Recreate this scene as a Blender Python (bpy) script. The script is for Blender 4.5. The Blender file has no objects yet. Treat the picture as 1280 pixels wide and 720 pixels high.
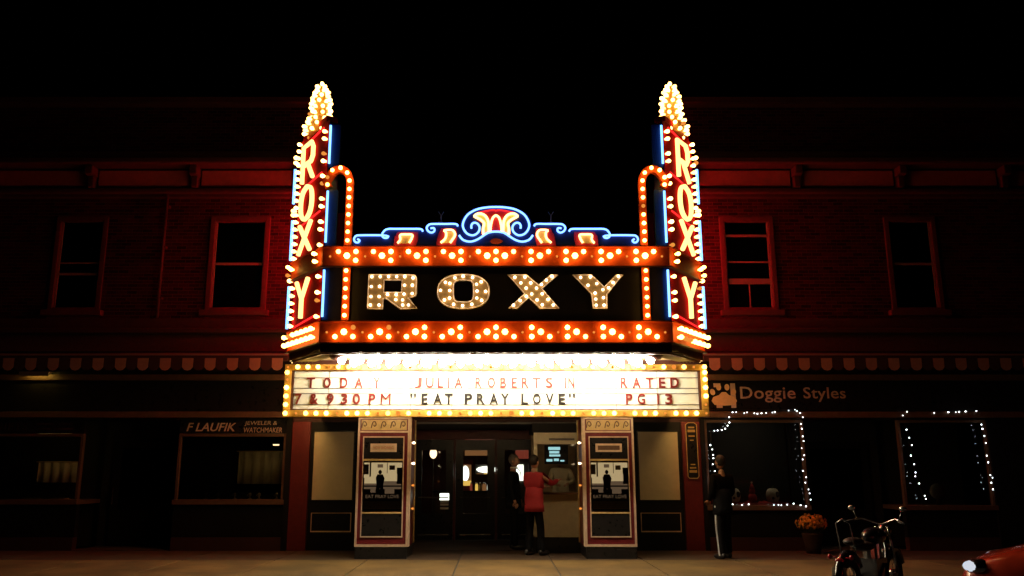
import bpy, bmesh, math, random
from mathutils import Vector, Matrix
random.seed(7)
R = math.radians
S = bpy.context.scene
COL = S.collection

# ------------------------------------------------------------------ camera, sky, exposure
cam_d = bpy.data.cameras.new('camera')
cam = bpy.data.objects.new('camera', cam_d); COL.objects.link(cam)
cam_d.sensor_width = 36; cam_d.lens = 36 * 1050 / 1280
cam_d.clip_end = 2000; cam_d.shift_x = 20 / 1280
cam.location = (0, -17.3, 1.65); cam.rotation_euler = (R(90 + 12.4), 0, 0)
S.camera = cam
W = bpy.data.worlds.new('World'); S.world = W; W.use_nodes = True
sky = W.node_tree.nodes.new('ShaderNodeTexSky'); sky.sky_type = 'NISHITA'; sky.sun_disc = False
sky.sun_elevation = R(-6); sky.sun_rotation = R(200)
bg = W.node_tree.nodes['Background']; bg.inputs[1].default_value = 0.0015
W.node_tree.links.new(sky.outputs[0], bg.inputs[0])
S.view_settings.view_transform = 'Standard'; S.view_settings.look = 'None'
S.view_settings.exposure = 0; S.view_settings.gamma = 1
S.render.engine = 'CYCLES'
S.cycles.use_denoising = True
S.cycles.max_bounces = 6; S.cycles.diffuse_bounces = 3; S.cycles.glossy_bounces = 3
S.cycles.transparent_max_bounces = 12
S.cycles.caustics_reflective = False; S.cycles.caustics_refractive = False
S.cycles.sample_clamp_indirect = 3; S.cycles.blur_glossy = 1
S.cycles.use_light_tree = True

# ------------------------------------------------------------------ materials
MATS = {}
def mat(name, col, rough=.6, var=.2, scale=6, bump=.08, metal=0, spec=.4, island=0.0, coat=0, spots=0):
    m = bpy.data.materials.new(name); m.use_nodes = True; MATS[name] = m
    N = m.node_tree.nodes; L = m.node_tree.links; b = N['Principled BSDF']
    b.inputs['Roughness'].default_value = rough; b.inputs['Metallic'].default_value = metal
    b.inputs['Specular IOR Level'].default_value = spec; b.inputs['Coat Weight'].default_value = coat
    tc = N.new('ShaderNodeTexCoord'); nz = N.new('ShaderNodeTexNoise')
    nz.inputs['Scale'].default_value = scale; nz.inputs['Detail'].default_value = 6; nz.inputs['Roughness'].default_value = .65
    geo = N.new('ShaderNodeNewGeometry')
    L.new(geo.outputs['Position'], nz.inputs['Vector'])
    ramp = N.new('ShaderNodeMapRange'); ramp.inputs[1].default_value = .25; ramp.inputs[2].default_value = .75
    ramp.inputs[3].default_value = 1 - var; ramp.inputs[4].default_value = 1 + var
    L.new(nz.outputs[0], ramp.inputs[0])
    val = ramp.outputs[0]
    if island:
        mr = N.new('ShaderNodeMapRange'); mr.inputs[3].default_value = 1 - island; mr.inputs[4].default_value = 1 + island
        L.new(geo.outputs['Random Per Island'], mr.inputs[0])
        mu = N.new('ShaderNodeMath'); mu.operation = 'MULTIPLY'
        L.new(val, mu.inputs[0]); L.new(mr.outputs[0], mu.inputs[1]); val = mu.outputs[0]
    if spots:                                           # gum, oil drips and blotchy wear
        vo = N.new('ShaderNodeTexVoronoi'); vo.inputs['Scale'].default_value = 3.2; L.new(geo.outputs['Position'], vo.inputs['Vector'])
        m1 = N.new('ShaderNodeMapRange'); m1.inputs[1].default_value = .07; m1.inputs[2].default_value = .13; m1.inputs[3].default_value = 1 - spots; m1.inputs[4].default_value = 1
        L.new(vo.outputs[0], m1.inputs[0])
        n2 = N.new('ShaderNodeTexNoise'); n2.inputs['Scale'].default_value = 1.1; n2.inputs['Detail'].default_value = 5; L.new(geo.outputs['Position'], n2.inputs['Vector'])
        m2 = N.new('ShaderNodeMapRange'); m2.inputs[1].default_value = .35; m2.inputs[2].default_value = .65; m2.inputs[3].default_value = .6; m2.inputs[4].default_value = 1.15
        L.new(n2.outputs[0], m2.inputs[0])
        for q in (m1, m2):
            mu = N.new('ShaderNodeMath'); mu.operation = 'MULTIPLY'; L.new(val, mu.inputs[0]); L.new(q.outputs[0], mu.inputs[1]); val = mu.outputs[0]
    sc = N.new('ShaderNodeVectorMath'); sc.operation = 'SCALE'; sc.inputs[0].default_value = col[:3]
    L.new(val, sc.inputs['Scale']); L.new(sc.outputs[0], b.inputs['Base Color'])
    if bump:
        bp = N.new('ShaderNodeBump'); bp.inputs['Strength'].default_value = bump; bp.inputs['Distance'].default_value = .02
        L.new(nz.outputs[0], bp.inputs['Height']); L.new(bp.outputs[0], b.inputs['Normal'])
        rr = N.new('ShaderNodeMapRange'); rr.inputs[3].default_value = max(0, rough - .12); rr.inputs[4].default_value = min(1, rough + .12)
        L.new(nz.outputs[0], rr.inputs[0]); L.new(rr.outputs[0], b.inputs['Roughness'])
    return m
def emit(name, rgb, k=1.0, vary=0):
    m = bpy.data.materials.new(name); m.use_nodes = True; MATS[name] = m
    N = m.node_tree.nodes; N.clear(); o = N.new('ShaderNodeOutputMaterial'); e = N.new('ShaderNodeEmission')
    e.inputs[0].default_value = (*rgb, 1); e.inputs[1].default_value = k
    if vary:                                            # lamps age differently
        oi = N.new('ShaderNodeObjectInfo'); mr = N.new('ShaderNodeMapRange'); mr.inputs[3].default_value = k*(1 - vary); mr.inputs[4].default_value = k*(1 + vary)
        m.node_tree.links.new(oi.outputs['Random'], mr.inputs[0]); m.node_tree.links.new(mr.outputs[0], e.inputs[1])
    m.node_tree.links.new(e.outputs[0], o.inputs[0]); return m
def glass(name, tint=(.8, .82, .8), refl=1.0):
    m = bpy.data.materials.new(name); m.use_nodes = True; MATS[name] = m
    N = m.node_tree.nodes; L = m.node_tree.links; N.clear()
    o = N.new('ShaderNodeOutputMaterial'); t = N.new('ShaderNodeBsdfTransparent'); g = N.new('ShaderNodeBsdfGlossy')
    t.inputs[0].default_value = (*tint, 1); g.inputs['Roughness'].default_value = .04
    f = N.new('ShaderNodeFresnel'); f.inputs[0].default_value = 1.45
    x = N.new('ShaderNodeMixShader')
    L.new(f.outputs[0], x.inputs[0]); L.new(t.outputs[0], x.inputs[1]); L.new(g.outputs[0], x.inputs[2]); L.new(x.outputs[0], o.inputs[0])
    return m

mat('asphalt', (.045, .045, .047), .85, .3, 30, .4)
mat('earth', (.05, .05, .045), .95, .3, 3, .2)
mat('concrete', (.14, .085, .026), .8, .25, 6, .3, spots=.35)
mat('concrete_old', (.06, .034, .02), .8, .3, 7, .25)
mat('mortar', (.08, .028, .026), .9, .3, 20, .2)
mat('brick', (.036, .005, .0055), .9, .25, 25, .3, spec=.15, island=.55)
mat('dark_brick', (.05, .022, .018), .9, .3, 12, .3)
mat('stone', (.3, .06, .055), .75, .2, 9, .2)
mat('stone_dark', (.04, .011, .01), .8, .25, 9, .2)
mat('wood_trim', (.075, .02, .02), .6, .2, 12, .1)
mat('wood_brown', (.11, .058, .034), .55, .25, 12, .15)
mat('sash', (.2, .11, .1), .5, .15, 14, .1)
mat('black_paint', (.008, .007, .007), .6, .3, 10, .08, spec=.15)
mat('black_gloss', (.012, .011, .012), .3, .3, 10, .03, spec=.3)
mat('dark_room', (.015, .012, .01), .9, .3, 4, 0)
mat('maroon', (.12, .014, .014), .45, .25, 9, .08)
mat('maroon_case', (.13, .012, .018), .35, .2, 9, .05)
mat('grey_ceiling', (.12, .12, .12), .8, .15, 6, .1)
mat('red_metal', (.5, .06, .007), .6, .22, 10, .08, spec=.15)
mat('red_blade', (.33, .006, .006), .85, .15, 14, .08, spec=.03)
mat('gold_metal', (.42, .22, .04), .4, .2, 14, .1)
mat('amber_metal', (.4, .24, .09), .4, .25, 18, .1)
mat('letter_trim', (.75, .6, .5), .45, .1, 14, .05)
mat('fascia', (.06, .018, .012), .4, .25, 8, .06)
mat('sign_black', (.012, .007, .007), .5, .3, 8, .05)
mat('soffit_white', (.72, .62, .5), .6, .1, 8, .05)
mat('soffit_rib', (.35, .31, .26), .6, .15, 8, .05)
mat('board_white', (.8, .76, .68), .5, .05, 6, .03)
mat('rail', (.12, .1, .09), .5, .2, 8, 0)
mat('letter_red', (.15, .014, .01), .4, .15, 20, 0)
mat('letter_black', (.01, .008, .008), .4, .15, 20, 0)
mat('blue_metal', (.006, .026, .1), .4, .2, 14, .06)
mat('navy_metal', (.01, .018, .09), .4, .2, 14, .06)
mat('crest_red', (.55, .025, .05), .4, .15, 14, .05)
mat('cream_metal', (.8, .55, .25), .4, .1, 14, .05)
mat('trim_cream', (.62, .45, .33), .4, .2, 14, .08)
mat('gold_ornament', (.55, .38, .16), .4, .2, 14, .08)
mat('green_ornament', (.1, .16, .07), .5, .2, 14, .05)
mat('beige', (.62, .55, .38), .6, .12, 8, .08)
mat('blind', (.58, .47, .3), .7, .08, 5, .05)
mat('poster_cream', (.62, .5, .34), .35, .12, 5, 0)
mat('poster_tan', (.3, .22, .14), .35, .2, 7, 0)
mat('poster_dark', (.035, .022, .018), .35, .3, 6, 0)
mat('poster_text', (.4, .35, .3), .4, .1, 6, 0)
mat('plate_red', (.4, .06, .04), .4, .1, 6, 0)
mat('chrome', (.4, .4, .4), .25, .1, 20, 0, metal=1)
mat('skin', (.42, .22, .15), .55, .12, 20, .05)
mat('hair_dark', (.01, .007, .006), .6, .3, 40, .3)
mat('hair_grey', (.12, .1, .09), .6, .3, 40, .3)
mat('suit', (.007, .007, .008), .85, .25, 20, .1, spec=.1)
mat('shirt', (.75, .73, .7), .7, .05, 20, .05)
mat('red_jacket', (.36, .02, .035), .75, .2, 14, .2)
mat('dark_cloth', (.006, .0055, .0065), .9, .25, 20, .15, spec=.1)
mat('cream_cloth', (.5, .44, .32), .8, .1, 16, .15)
mat('stripe', (.55, .55, .57), .6, .1, 16, 0)
mat('shoe', (.012, .01, .01), .4, .2, 20, 0)
mat('awning_light', (.3, .15, .11), .85, .15, 12, .1)
mat('awning_dark', (.035, .012, .012), .85, .2, 12, .1)
mat('cloth_red', (.4, .03, .03), .8, .2, 12, .1)
mat('pumpkin', (.6, .5, .36), .5, .12, 12, .08)
mat('pumpkin_patch', (.05, .03, .02), .6, .2, 12, .05)
mat('wire', (.02, .03, .02), .6, .2, 20, 0)
mat('petal', (.62, .26, .035), .7, .25, 60, 0, island=.5)
mat('leaf', (.05, .07, .02), .7, .3, 40, 0, island=.4)
mat('terracotta', (.05, .022, .014), .8, .2, 20, .1)
mat('rubber', (.015, .015, .015), .8, .2, 20, .1)
mat('bike_paint', (.012, .01, .012), .2, .1, 10, 0, coat=.6)
mat('seat_leather', (.012, .011, .011), .5, .3, 40, .2)
mat('number_plate', (.42, .36, .27), .5, .1, 20, 0)
mat('tail_red', (.35, .01, .02), .2, .1, 20, 0, coat=.5)
mat('car_paint', (.42, .035, .012), .25, .08, 10, 0, coat=.8)
mat('gold_print', (.45, .3, .1), .4, .15, 20, 0)
mat('pink_print', (.6, .4, .33), .5, .1, 20, 0)
mat('paw_tan', (.75, .48, .26), .5, .1, 20, 0)
mat('gold_pale', (.5, .4, .25), .5, .15, 20, 0)
mat('bulb_off', (.5, .25, .1), .3, .1, 20, 0)
glass('shop_glass'); glass('clear_glass', (.93, .93, .92))
emit('bulb', (1, .55, .1), 12, .3)
emit('bulb_gold', (1, .62, .11), 8, .35)
emit('bulb_small', (1, .74, .42), 8, .35)
emit('flood', (1, .88, .64), 100)
emit('added_neon', (1, .014, .025), 100)
emit('added_flank_bulb', (1, .62, .2), 60)
emit('neon_blade', (1, .5, .16), 3.0)
emit('display_tube', (1, .68, .22), 3.5)
emit('added_under_bulb', (1, .72, .38), 85)
emit('bulb_dim', (1, .32, .05), .9)
emit('blade_bulb', (1, .55, .15), 8, .35)
emit('neon_blue', (.42, .95, 3.0), 1.3)
emit('neon_cream', (1, .6, .2), 4.2)
emit('neon_red', (1, .022, .02), 1.6)
emit('neon_ice', (.4, 1.05, 2.6), 1.4)
emit('fairy', (.9, .95, 1.0), 7, .6)
emit('fascia_tube', (1, .66, .1), 18)
emit('print_glow', (.5, .37, .19), 1)  # poster print made to glow, light put into its colour
emit('print_glow_dim', (.11, .07, .04), 1)  # dimmer self-glowing print, also the poster lettering
emit('lamp_warm', (1, .7, .38), 3)
emit('white_glow', (.95, 1, .85), 2.5)
emit('yellow_glow', (1, .62, .12), .9)
emit('sign_cyan', (.45, .85, .9), .9)
emit('headlight', (.85, .9, 1), .75)
emit('red_glow', (.5, .09, .05), .35)
emit('amber_glow', (.8, .35, .12), .25)
emit('tube_lamp', (1, .85, .6), 2.2)

# ------------------------------------------------------------------ mesh helpers
class MB:
    def __init__(s): s.v = []; s.f = []
    def add(s, vs, fs):
        n = len(s.v); s.v += [tuple(v) for v in vs]; s.f += [tuple(i + n for i in f) for f in fs]; return s
    def box(s, x0, x1, y0, y1, z0, z1):
        return s.add([(x0,y0,z0),(x1,y0,z0),(x1,y1,z0),(x0,y1,z0),(x0,y0,z1),(x1,y0,z1),(x1,y1,z1),(x0,y1,z1)],
                     [(0,3,2,1),(4,5,6,7),(0,1,5,4),(1,2,6,5),(2,3,7,6),(3,0,4,7)])
    def prism(s, plan, z0, z1):                       # plan polygon (ccw) extruded in z
        n = len(plan)
        return s.add([(x, y, z0) for x, y in plan] + [(x, y, z1) for x, y in plan],
                     [tuple(range(n - 1, -1, -1)), tuple(range(n, 2 * n))] + [(i, (i+1) % n, n + (i+1) % n, n + i) for i in range(n)])
    def tube(s, pts, r, n=6, closed=False):
        pts = [Vector(p) for p in pts]; k = len(pts); base = len(s.v); up = None
        for i, p in enumerate(pts):
            a = pts[i - 1] if (i or closed) else p; b = pts[(i + 1) % k] if (i < k - 1 or closed) else p
            t = (b - a).normalized()
            if up is None: up = Vector((0, 1, 0)) if abs(t.y) < .9 else Vector((0, 0, 1))
            u = (up - t * up.dot(t)).normalized(); w = t.cross(u); up = u
            rr = r[i] if isinstance(r, (list, tuple)) else r
            for j in range(n):
                a2 = 2 * math.pi * j / n; s.v.append(tuple(p + (u * math.cos(a2) + w * math.sin(a2)) * rr))
        for i in range(k if closed else k - 1):
            for j in range(n):
                s.f.append((base + i*n + j, base + i*n + (j+1) % n, base + ((i+1) % k)*n + (j+1) % n, base + ((i+1) % k)*n + j))
        if not closed:
            s.f.append(tuple(base + j for j in range(n - 1, -1, -1))); s.f.append(tuple(base + (k-1)*n + j for j in range(n)))
        return s
    def lathe(s, prof, c=(0,0,0), n=12, axis='z'):
        base = len(s.v)
        for r, h in prof:
            for j in range(n):
                a = 2 * math.pi * j / n; p = (r * math.cos(a), r * math.sin(a), h)
                if axis == 'y': p = (p[0], -h, p[1])
                if axis == 'x': p = (h, p[0], p[1])
                s.v.append((p[0] + c[0], p[1] + c[1], p[2] + c[2]))
        for i in range(len(prof) - 1):
            for j in range(n):
                s.f.append((base + i*n + j, base + i*n + (j+1) % n, base + (i+1)*n + (j+1) % n, base + (i+1)*n + j))
        s.f.append(tuple(base + j for j in range(n - 1, -1, -1))); k = (len(prof) - 1) * n
        s.f.append(tuple(base + k + j for j in range(n)))
        return s
    def ball(s, c, rx, ry=None, rz=None, n=10, m=6):
        ry = ry or rx; rz = rz or rx; base = len(s.v)
        for i in range(1, m):
            t = math.pi * i / m
            for j in range(n):
                a = 2 * math.pi * j / n
                s.v.append((c[0] + rx*math.sin(t)*math.cos(a), c[1] + ry*math.sin(t)*math.sin(a), c[2] + rz*math.cos(t)))
        top = len(s.v); s.v.append((c[0], c[1], c[2] + rz)); s.v.append((c[0], c[1], c[2] - rz))
        for i in range(m - 2):
            for j in range(n):
                s.f.append((base + i*n + j, base + (i+1)*n + j, base + (i+1)*n + (j+1) % n, base + i*n + (j+1) % n))
        for j in range(n):
            s.f.append((top, base + j, base + (j+1) % n)); k = base + (m-2)*n
            s.f.append((top + 1, k + (j+1) % n, k + j))
        return s
    def mesh(s, name, m, smooth=False):
        me = bpy.data.meshes.new(name); me.from_pydata(s.v, [], s.f)
        bm = bmesh.new(); bm.from_mesh(me); bmesh.ops.recalc_face_normals(bm, faces=bm.faces); bm.to_mesh(me); bm.free()
        me.materials.append(MATS[m])
        if smooth: me.polygons.foreach_set('use_smooth', [True] * len(me.polygons))
        return me
    def build(s, name, m, parent=None, smooth=False, loc=None, bevel=0):
        return link(name, s.mesh(name, m, smooth), parent, loc, bevel)
def link(name, me, parent=None, loc=None, bevel=0):
    o = bpy.data.objects.new(name, me); COL.objects.link(o)
    if parent is not None:
        o.parent = parent; o.matrix_parent_inverse = Matrix.Translation(-base_of(parent))
    if loc is not None: o.location = loc
    if bevel:
        b = o.modifiers.new('bevel', 'BEVEL'); b.width = bevel; b.segments = 2; b.limit_method = 'ANGLE'
    return o
def base_of(o):
    p = Vector((0, 0, 0))
    # world translation of o (things carry a location, parts are built in world coordinates unless placed)
    if o.parent is None: return o.location.copy()
    return o.location.copy() if o.location.length else p
def tag(o, label=None, cat=None, group=None, kind=None):
    if label: o['label'] = label
    if cat: o['category'] = cat
    if group: o['group'] = group
    if kind: o['kind'] = kind
    return o
def thing(name, loc, label, cat, group=None):
    o = bpy.data.objects.new(name, None); COL.objects.link(o); o.location = loc; o.empty_display_size = .2
    return tag(o, label, cat, group)
def boxp(name, m, parent, *b, bevel=0):
    return MB().box(*b).build(name, m, parent, bevel=bevel)
def shape_mesh(name, loops, depth, m):                # flat outline with holes, extruded: local x,z plane, front at y=0, back at +depth
    c = bpy.data.curves.new('t', 'CURVE'); c.dimensions = '2D'; c.fill_mode = 'BOTH'; c.extrude = depth / 2
    for lp in loops:
        sp = c.splines.new('POLY'); sp.points.add(len(lp) - 1); sp.use_cyclic_u = True
        for q, p in zip(sp.points, lp): q.co = (p[0], p[1], 0, 1)
    return from_curve(name, c, m, depth)
def from_curve(name, c, m, depth):
    t = bpy.data.objects.new('t', c); me = bpy.data.meshes.new_from_object(t)
    bpy.data.objects.remove(t); bpy.data.curves.remove(c); me.name = name
    for v in me.vertices: x, y, z = v.co; v.co = (x, depth / 2 - z, y)
    me.materials.clear(); me.materials.append(MATS[m]); return me
def text_mesh(name, s, depth, m, w=None, h=None, shear=0, bold=0, sp=1.0):
    c = bpy.data.curves.new('t', 'FONT'); c.body = s; c.extrude = depth / 2; c.resolution_u = 3; c.shear = shear; c.offset = bold
    c.space_character = sp
    me = from_curve(name, c, m, depth)
    xs = [v.co.x for v in me.vertices]; zs = [v.co.z for v in me.vertices]
    x0, x1, z0, z1 = min(xs), max(xs), min(zs), max(zs)
    kz = h / (z1 - z0) if h else 1; kx = w / (x1 - x0) if w else kz
    for v in me.vertices: v.co.x = (v.co.x - (x0 + x1) / 2) * kx; v.co.z = (v.co.z - z0) * kz
    return me
def smooth_path(pts, n=4, closed=False):              # Catmull-Rom through 2D or 3D points
    P = [Vector((*p, 0)) if len(p) == 2 else Vector(p) for p in pts]; out = []
    k = len(P)
    for i in range(k if closed else k - 1):
        a = P[i-1] if (i or closed) else P[0]; b = P[i]; c = P[(i+1) % k]; d = P[(i+2) % k] if (closed or i + 2 < k) else P[-1]
        for j in range(n):
            t = j / n
            out.append(.5*((2*b) + (c-a)*t + (2*a-5*b+4*c-d)*t*t + (3*b-a-3*c+d)*t**3))
    if not closed: out.append(P[-1])
    return out
def wall_cells(x0, x1, z0, z1, holes):
    xs = sorted({x0, x1, *[h[0] for h in holes], *[h[1] for h in holes]}); xs = [x for x in xs if x0 <= x <= x1]
    for a, b in zip(xs, xs[1:]):
        m = (a + b) / 2; hz = sorted((h[2], h[3]) for h in holes if h[0] < m < h[1]); z = z0
        for p, q in hz:
            if p > z: yield a, b, z, p
            z = max(z, q)
        if z < z1: yield a, b, z, z1
def holed_wall(name, m, parent, x0, x1, z0, z1, holes, y0, y1):
    w = MB()
    for a, b, p, q in wall_cells(x0, x1, z0, z1, holes): w.box(a, b, y0, y1, p, q)
    return w.build(name, m, parent)
def brick_face(parent, x0, x1, z0, z1, holes, y):
    w = MB(); L, H, g = .205, .064, .011; row = 0; z = z0
    while z + H <= z1:
        x = x0 - (L / 2 if row % 2 else 0)
        while x < x1:
            a, b = max(x, x0), min(x + L, x1)
            segs = [(a, b)]
            for h in holes:
                if h[2] < z + H and h[3] > z:
                    segs = [q for s0, s1 in segs for q in ((s0, min(s1, h[0] - .003)), (max(s0, h[1] + .003), s1)) if q[1] - q[0] > .02]
            for s0, s1 in segs:
                d = y - .005 - random.random() * .005
                w.add([(s0,d,z),(s1,d,z),(s1,d,z+H),(s0,d,z+H),(s0,y,z),(s1,y,z),(s1,y,z+H),(s0,y,z+H)],
                      [(0,1,2,3),(0,3,7,4),(1,5,6,2),(3,2,6,7),(0,4,5,1)])
            x += L + g
        z += H + g; row += 1
    return tag(w.build('bricks', 'brick', parent), kind='stuff')

BULBS = {}
def bulb_mesh(r, m):                                   # pear-shaped lamp, axis along -y, base at y=0
    k = (r, m)
    if k not in BULBS:
        BULBS[k] = MB().lathe([(r*.45, 0), (r*.55, r*.5), (r*.95, r*1.2), (r, r*1.6), (r*.75, r*2.25), (r*.3, r*2.55)], n=8, axis='y').mesh('bulb', m, True)
    return BULBS[k]
def bulb(parent, p, r=.036, m='bulb', rot=None):
    if m in ('bulb', 'bulb_gold', 'blade_bulb') and random.random() < .035: m = 'bulb_dim'      # a few dead lamps
    o = link('bulb', bulb_mesh(r, m), parent, p)
    if rot: o.rotation_euler = rot
    return o

G0 = .15                                               # pavement level
# ------------------------------------------------------------------ setting
tag(MB().box(-300, 300, -300, 300, -.6, -.5).build('ground', 'earth'), kind='structure')
tag(MB().box(-60, 60, -30, -4.75, -.5, 0).build('road', 'asphalt'), kind='structure')
walk = tag(MB().box(-40, 40, -4.6, .0, -.4, .135).build('sidewalk', 'asphalt'), kind='structure')
def slab(x0, x1, y0, y1, m):
    g = .011; o = MB().box(x0 + g, x1 - g, y0 + g, y1 - g, .03, G0 + random.uniform(-.002, .002)).build('slab', m, walk, bevel=.006); return o
for i in range(-9, 10):
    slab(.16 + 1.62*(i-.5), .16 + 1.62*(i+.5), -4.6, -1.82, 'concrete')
for i in range(-9, 10):
    x0, x1 = .16 + 1.62*(i-.5), .16 + 1.62*(i+.5)
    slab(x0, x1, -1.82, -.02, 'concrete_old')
kerb = tag(MB().box(-40, 40, -4.74, -4.62, -.4, -.02).build('kerb', 'concrete_old'), kind='structure')
for i in range(-9, 9):
    MB().box(i*1.8 + .006, i*1.8 + 1.794, -4.75, -4.605, -.1, .145).build('kerb_stone', 'concrete_old', kerb, bevel=.012)

# ------------------------------------------------------------------ shop buildings either side
def sash_window(b, x0, x1, z0, z1, bars, vbar=None):
    w = MB(); t = .1
    w.box(x0, x0 + t, -.05, .1, z0, z1); w.box(x1 - t, x1, -.05, .1, z0, z1)
    w.box(x0 + t, x1 - t, -.05, .1, z1 - t, z1); w.box(x0 + t, x1 - t, -.05, .1, z0, z0 + .06)
    win = w.build('window', 'wood_trim', b, bevel=.008)
    MB().box(x0 - .08, x1 + .08, -.14, .03, z0 - .12, z0 - .003).build('sill', 'wood_trim', win, bevel=.01)
    s = MB()
    for z, h in bars: s.box(x0 + t, x1 - t, .005, .05, z - h/2, z + h/2)
    for xa in (x0 + t, x1 - t - .035): s.box(xa, xa + .035, .012, .055, z0 + .06, z1 - t)
    if vbar: s.box(vbar[0] - .012, vbar[0] + .012, .008, .045, vbar[1], vbar[2])
    s.build('sash', 'sash', win)
    zs = sorted([z0 + .06, z1 - t] + [z for z, h in bars])
    for p, q in zip(zs, zs[1:]): boxp('pane', 'shop_glass', win, x0 + t + .03, x1 - t - .03, .03, .034, p + .01, q - .01)
    boxp('blind', 'dark_room', win, x0 + .02, x1 - .02, .35, .4, z0, z1)  # dark sheet behind the panes, the unlit room put into its colour
    return win

def shop(s, label, wins2, wins1, doors):
    """s = -1 left of the theatre, +1 right of it; outline runs from |X|=4.12 outwards"""
    b = thing('shop_building', (s*8.5, 0, G0), label, 'building')
    X0, X1 = (-13.5, -4.13) if s < 0 else (4.13, 13.5)
    holes = [(w[0], w[1], w[2], w[3]) for w in wins2]
    holed_wall('wall', 'mortar', b, X0, X1, 4.1, 9.7, holes, .0, .3)
    brick_face(b, X0, X1, 4.8, 7.42, [(h[0]-.0, h[1]+.0, h[2]-.12, h[3]) for h in holes], 0)
    brick_face(b, X0, X1, 8.5, 9.6, [], 0)
    boxp('coping', 'stone_dark', b, X0, X1, -.1, .34, 9.63, 9.76, bevel=.015)
    for w in wins2: sash_window(b, *w)
    # frieze and cornice
    boxp('frieze', 'stone_dark', b, X0, X1, -.06, -.003, 7.45, 8.44)
    boxp('cornice_moulding', 'stone_dark', b, X0, X1, -.2, -.063, 7.5, 7.6, bevel=.02)
    boxp('cornice', 'stone_dark', b, X0, X1, -.5, -.063, 8.06, 8.2, bevel=.03)
    boxp('cornice_top', 'stone_dark', b, X0, X1, -.42, -.063, 8.203, 8.36, bevel=.03)
    for k in range(5):                                  # pale frieze panels between the brackets
        a = s*(4.32 + k*2.22); c = a + s*2.02; boxp('frieze_panel', 'stone', b, min(a, c), max(a, c), -.14, -.063, 7.68, 8.02, bevel=.012)
        q = s*(4.23 + k*2.22)
        br = MB().box(q - .085, q + .085, -.4, -.063, 7.86, 8.055).box(q - .07, q + .07, -.26, -.063, 7.61, 7.857)
        br.build('bracket', 'stone_dark', b, bevel=.02)
    # belt course over the shop
    boxp('belt_course', 'stone_dark', b, X0, X1, -.12, -.003, 4.56, 4.78, bevel=.015)
    boxp('ledge', 'stone_dark', b, X0, X1, -.24, -.003, 4.46, 4.557, bevel=.015)
    # ground floor front
    boxp('lintel', 'black_paint', b, X0, X1, -.05, .25, 3.62, 4.1)
    fr = MB().box(X0, X1, -.12, .05, 3.5, 3.615).box(X0, X1, -.14, .05, 2.74, 2.86)
    e = s*4.2; fr.box(min(e, e + s*.1), max(e, e + s*.1), -.12, .05, 2.863, 3.497)
    fr.build('fascia_frame', 'wood_brown', b, bevel=.008)
    boxp('fascia_panel', 'black_gloss', b, X0, X1, -.02, .04, 2.863, 3.497)
    for (a, c, z0, z1) in wins1:
        f = MB(); t = .055
        f.box(a, a + t, -.04, .06, z0, z1).box(c - t, c, -.04, .06, z0, z1).box(a + t, c - t, -.04, .06, z1 - t, z1)
        w = f.build('shop_window', 'wood_brown', b, bevel=.006)
        boxp('sill', 'wood_brown', w, a - .02, c + .02, -.1, .12, z0 - .1, z0 - .003, bevel=.006)
        boxp('pane', 'shop_glass', w, a + t, c - t, .02, .026, z0, z1 - t)
        boxp('display_floor', 'wood_brown', w, a, c, .122, 1.1, z0 - .1, z0 - .02)
        boxp('bulkhead', 'black_paint', w, a, c, -.03, .12, .4, z0 - .103)
        boxp('plinth', 'stone_dark', w, a, c, -.06, .12, G0 - .05, .397)
        boxp('transom', 'black_gloss', w, a, c, -.03, .06, z1 + .003, 2.737)
        boxp('display_back', 'dark_room', w, a, c, 1.1, 1.15, G0, 2.9)
        boxp('display_ceiling', 'dark_room', w, a, c, .06, 1.1, 2.74, 2.8)
    for (a, c) in doors:                                # recessed doorway
        d = MB().box(a + .25, c - .25, .9, .96, G0 + .02, 2.3).build('door', 'black_paint', b, bevel=.005)
        boxp('pane', 'shop_glass', d, a + .42, c - .42, .885, .895, .9, 2.15)
        boxp('handle', 'chrome', d, a + .3, a + .33, .82, .86, 1.0, 1.35)
        boxp('door_surround', 'dark_room', b, a, c, .97, 1.0, G0, 2.737)
        boxp('doorway_floor', 'concrete_old', b, a, c, .0, .97, G0 - .1, G0 + .012)
    px = [X0, *sorted(v for q in [(w[0], w[1]) for w in wins1] + doors for v in q), X1]
    for a, c in zip(px[::2], px[1::2]):
        if c - a > .02: boxp('pier', 'black_paint', b, a, c, -.08, .3, G0 - .05, 2.737)
    holed_wall('back_wall', 'dark_brick', b, X0, X1, 0, 9.6, [], 6, 6.2)
    boxp('roof', 'black_paint', b, X0, X1, .31, 6, 9.0, 9.1)
    return b
left = shop(-1, 'brick shop building with a jeweller\'s window, left of the theatre', [
    (-6.1, -4.83, 4.97, 7.0, [(5.98, .05)]), (-9.4, -8.3, 4.97, 7.0, [(5.76, .05), (6.0, .03)])],
    [(-10.6, -8.35, 1.13, 2.42), (-6.42, -4.24, 1.13, 2.42)], [(-8.35, -6.42)])
right = shop(1, 'brick shop building with fairy-lit windows, right of the theatre', [
    (4.78, 5.93, 4.97, 7.0, [(6.6, .05), (6.02, .03), (5.6, .12)], (5.35, 5.03, 5.55)), (8.3, 9.4, 4.97, 7.0, [(5.98, .05)])],
    [(4.22, 6.24, 1.02, 2.7), (8.15, 9.95, 1.02, 2.7)], [(6.24, 8.15)])
dp = thing('downspout', (-7.05, -.1, 4.78), 'thin pale downpipe between the two upper left windows', 'downpipe')
MB().tube([(-7.05, -.11, 4.8), (-7.05, -.11, 7.48)], .035, 8).build('pipe', 'stone_dark', dp, True)
for z in (5.2, 6.3, 7.2): boxp('clip', 'stone_dark', dp, -7.11, -6.99, -.13, -.02, z, z + .04)

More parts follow.
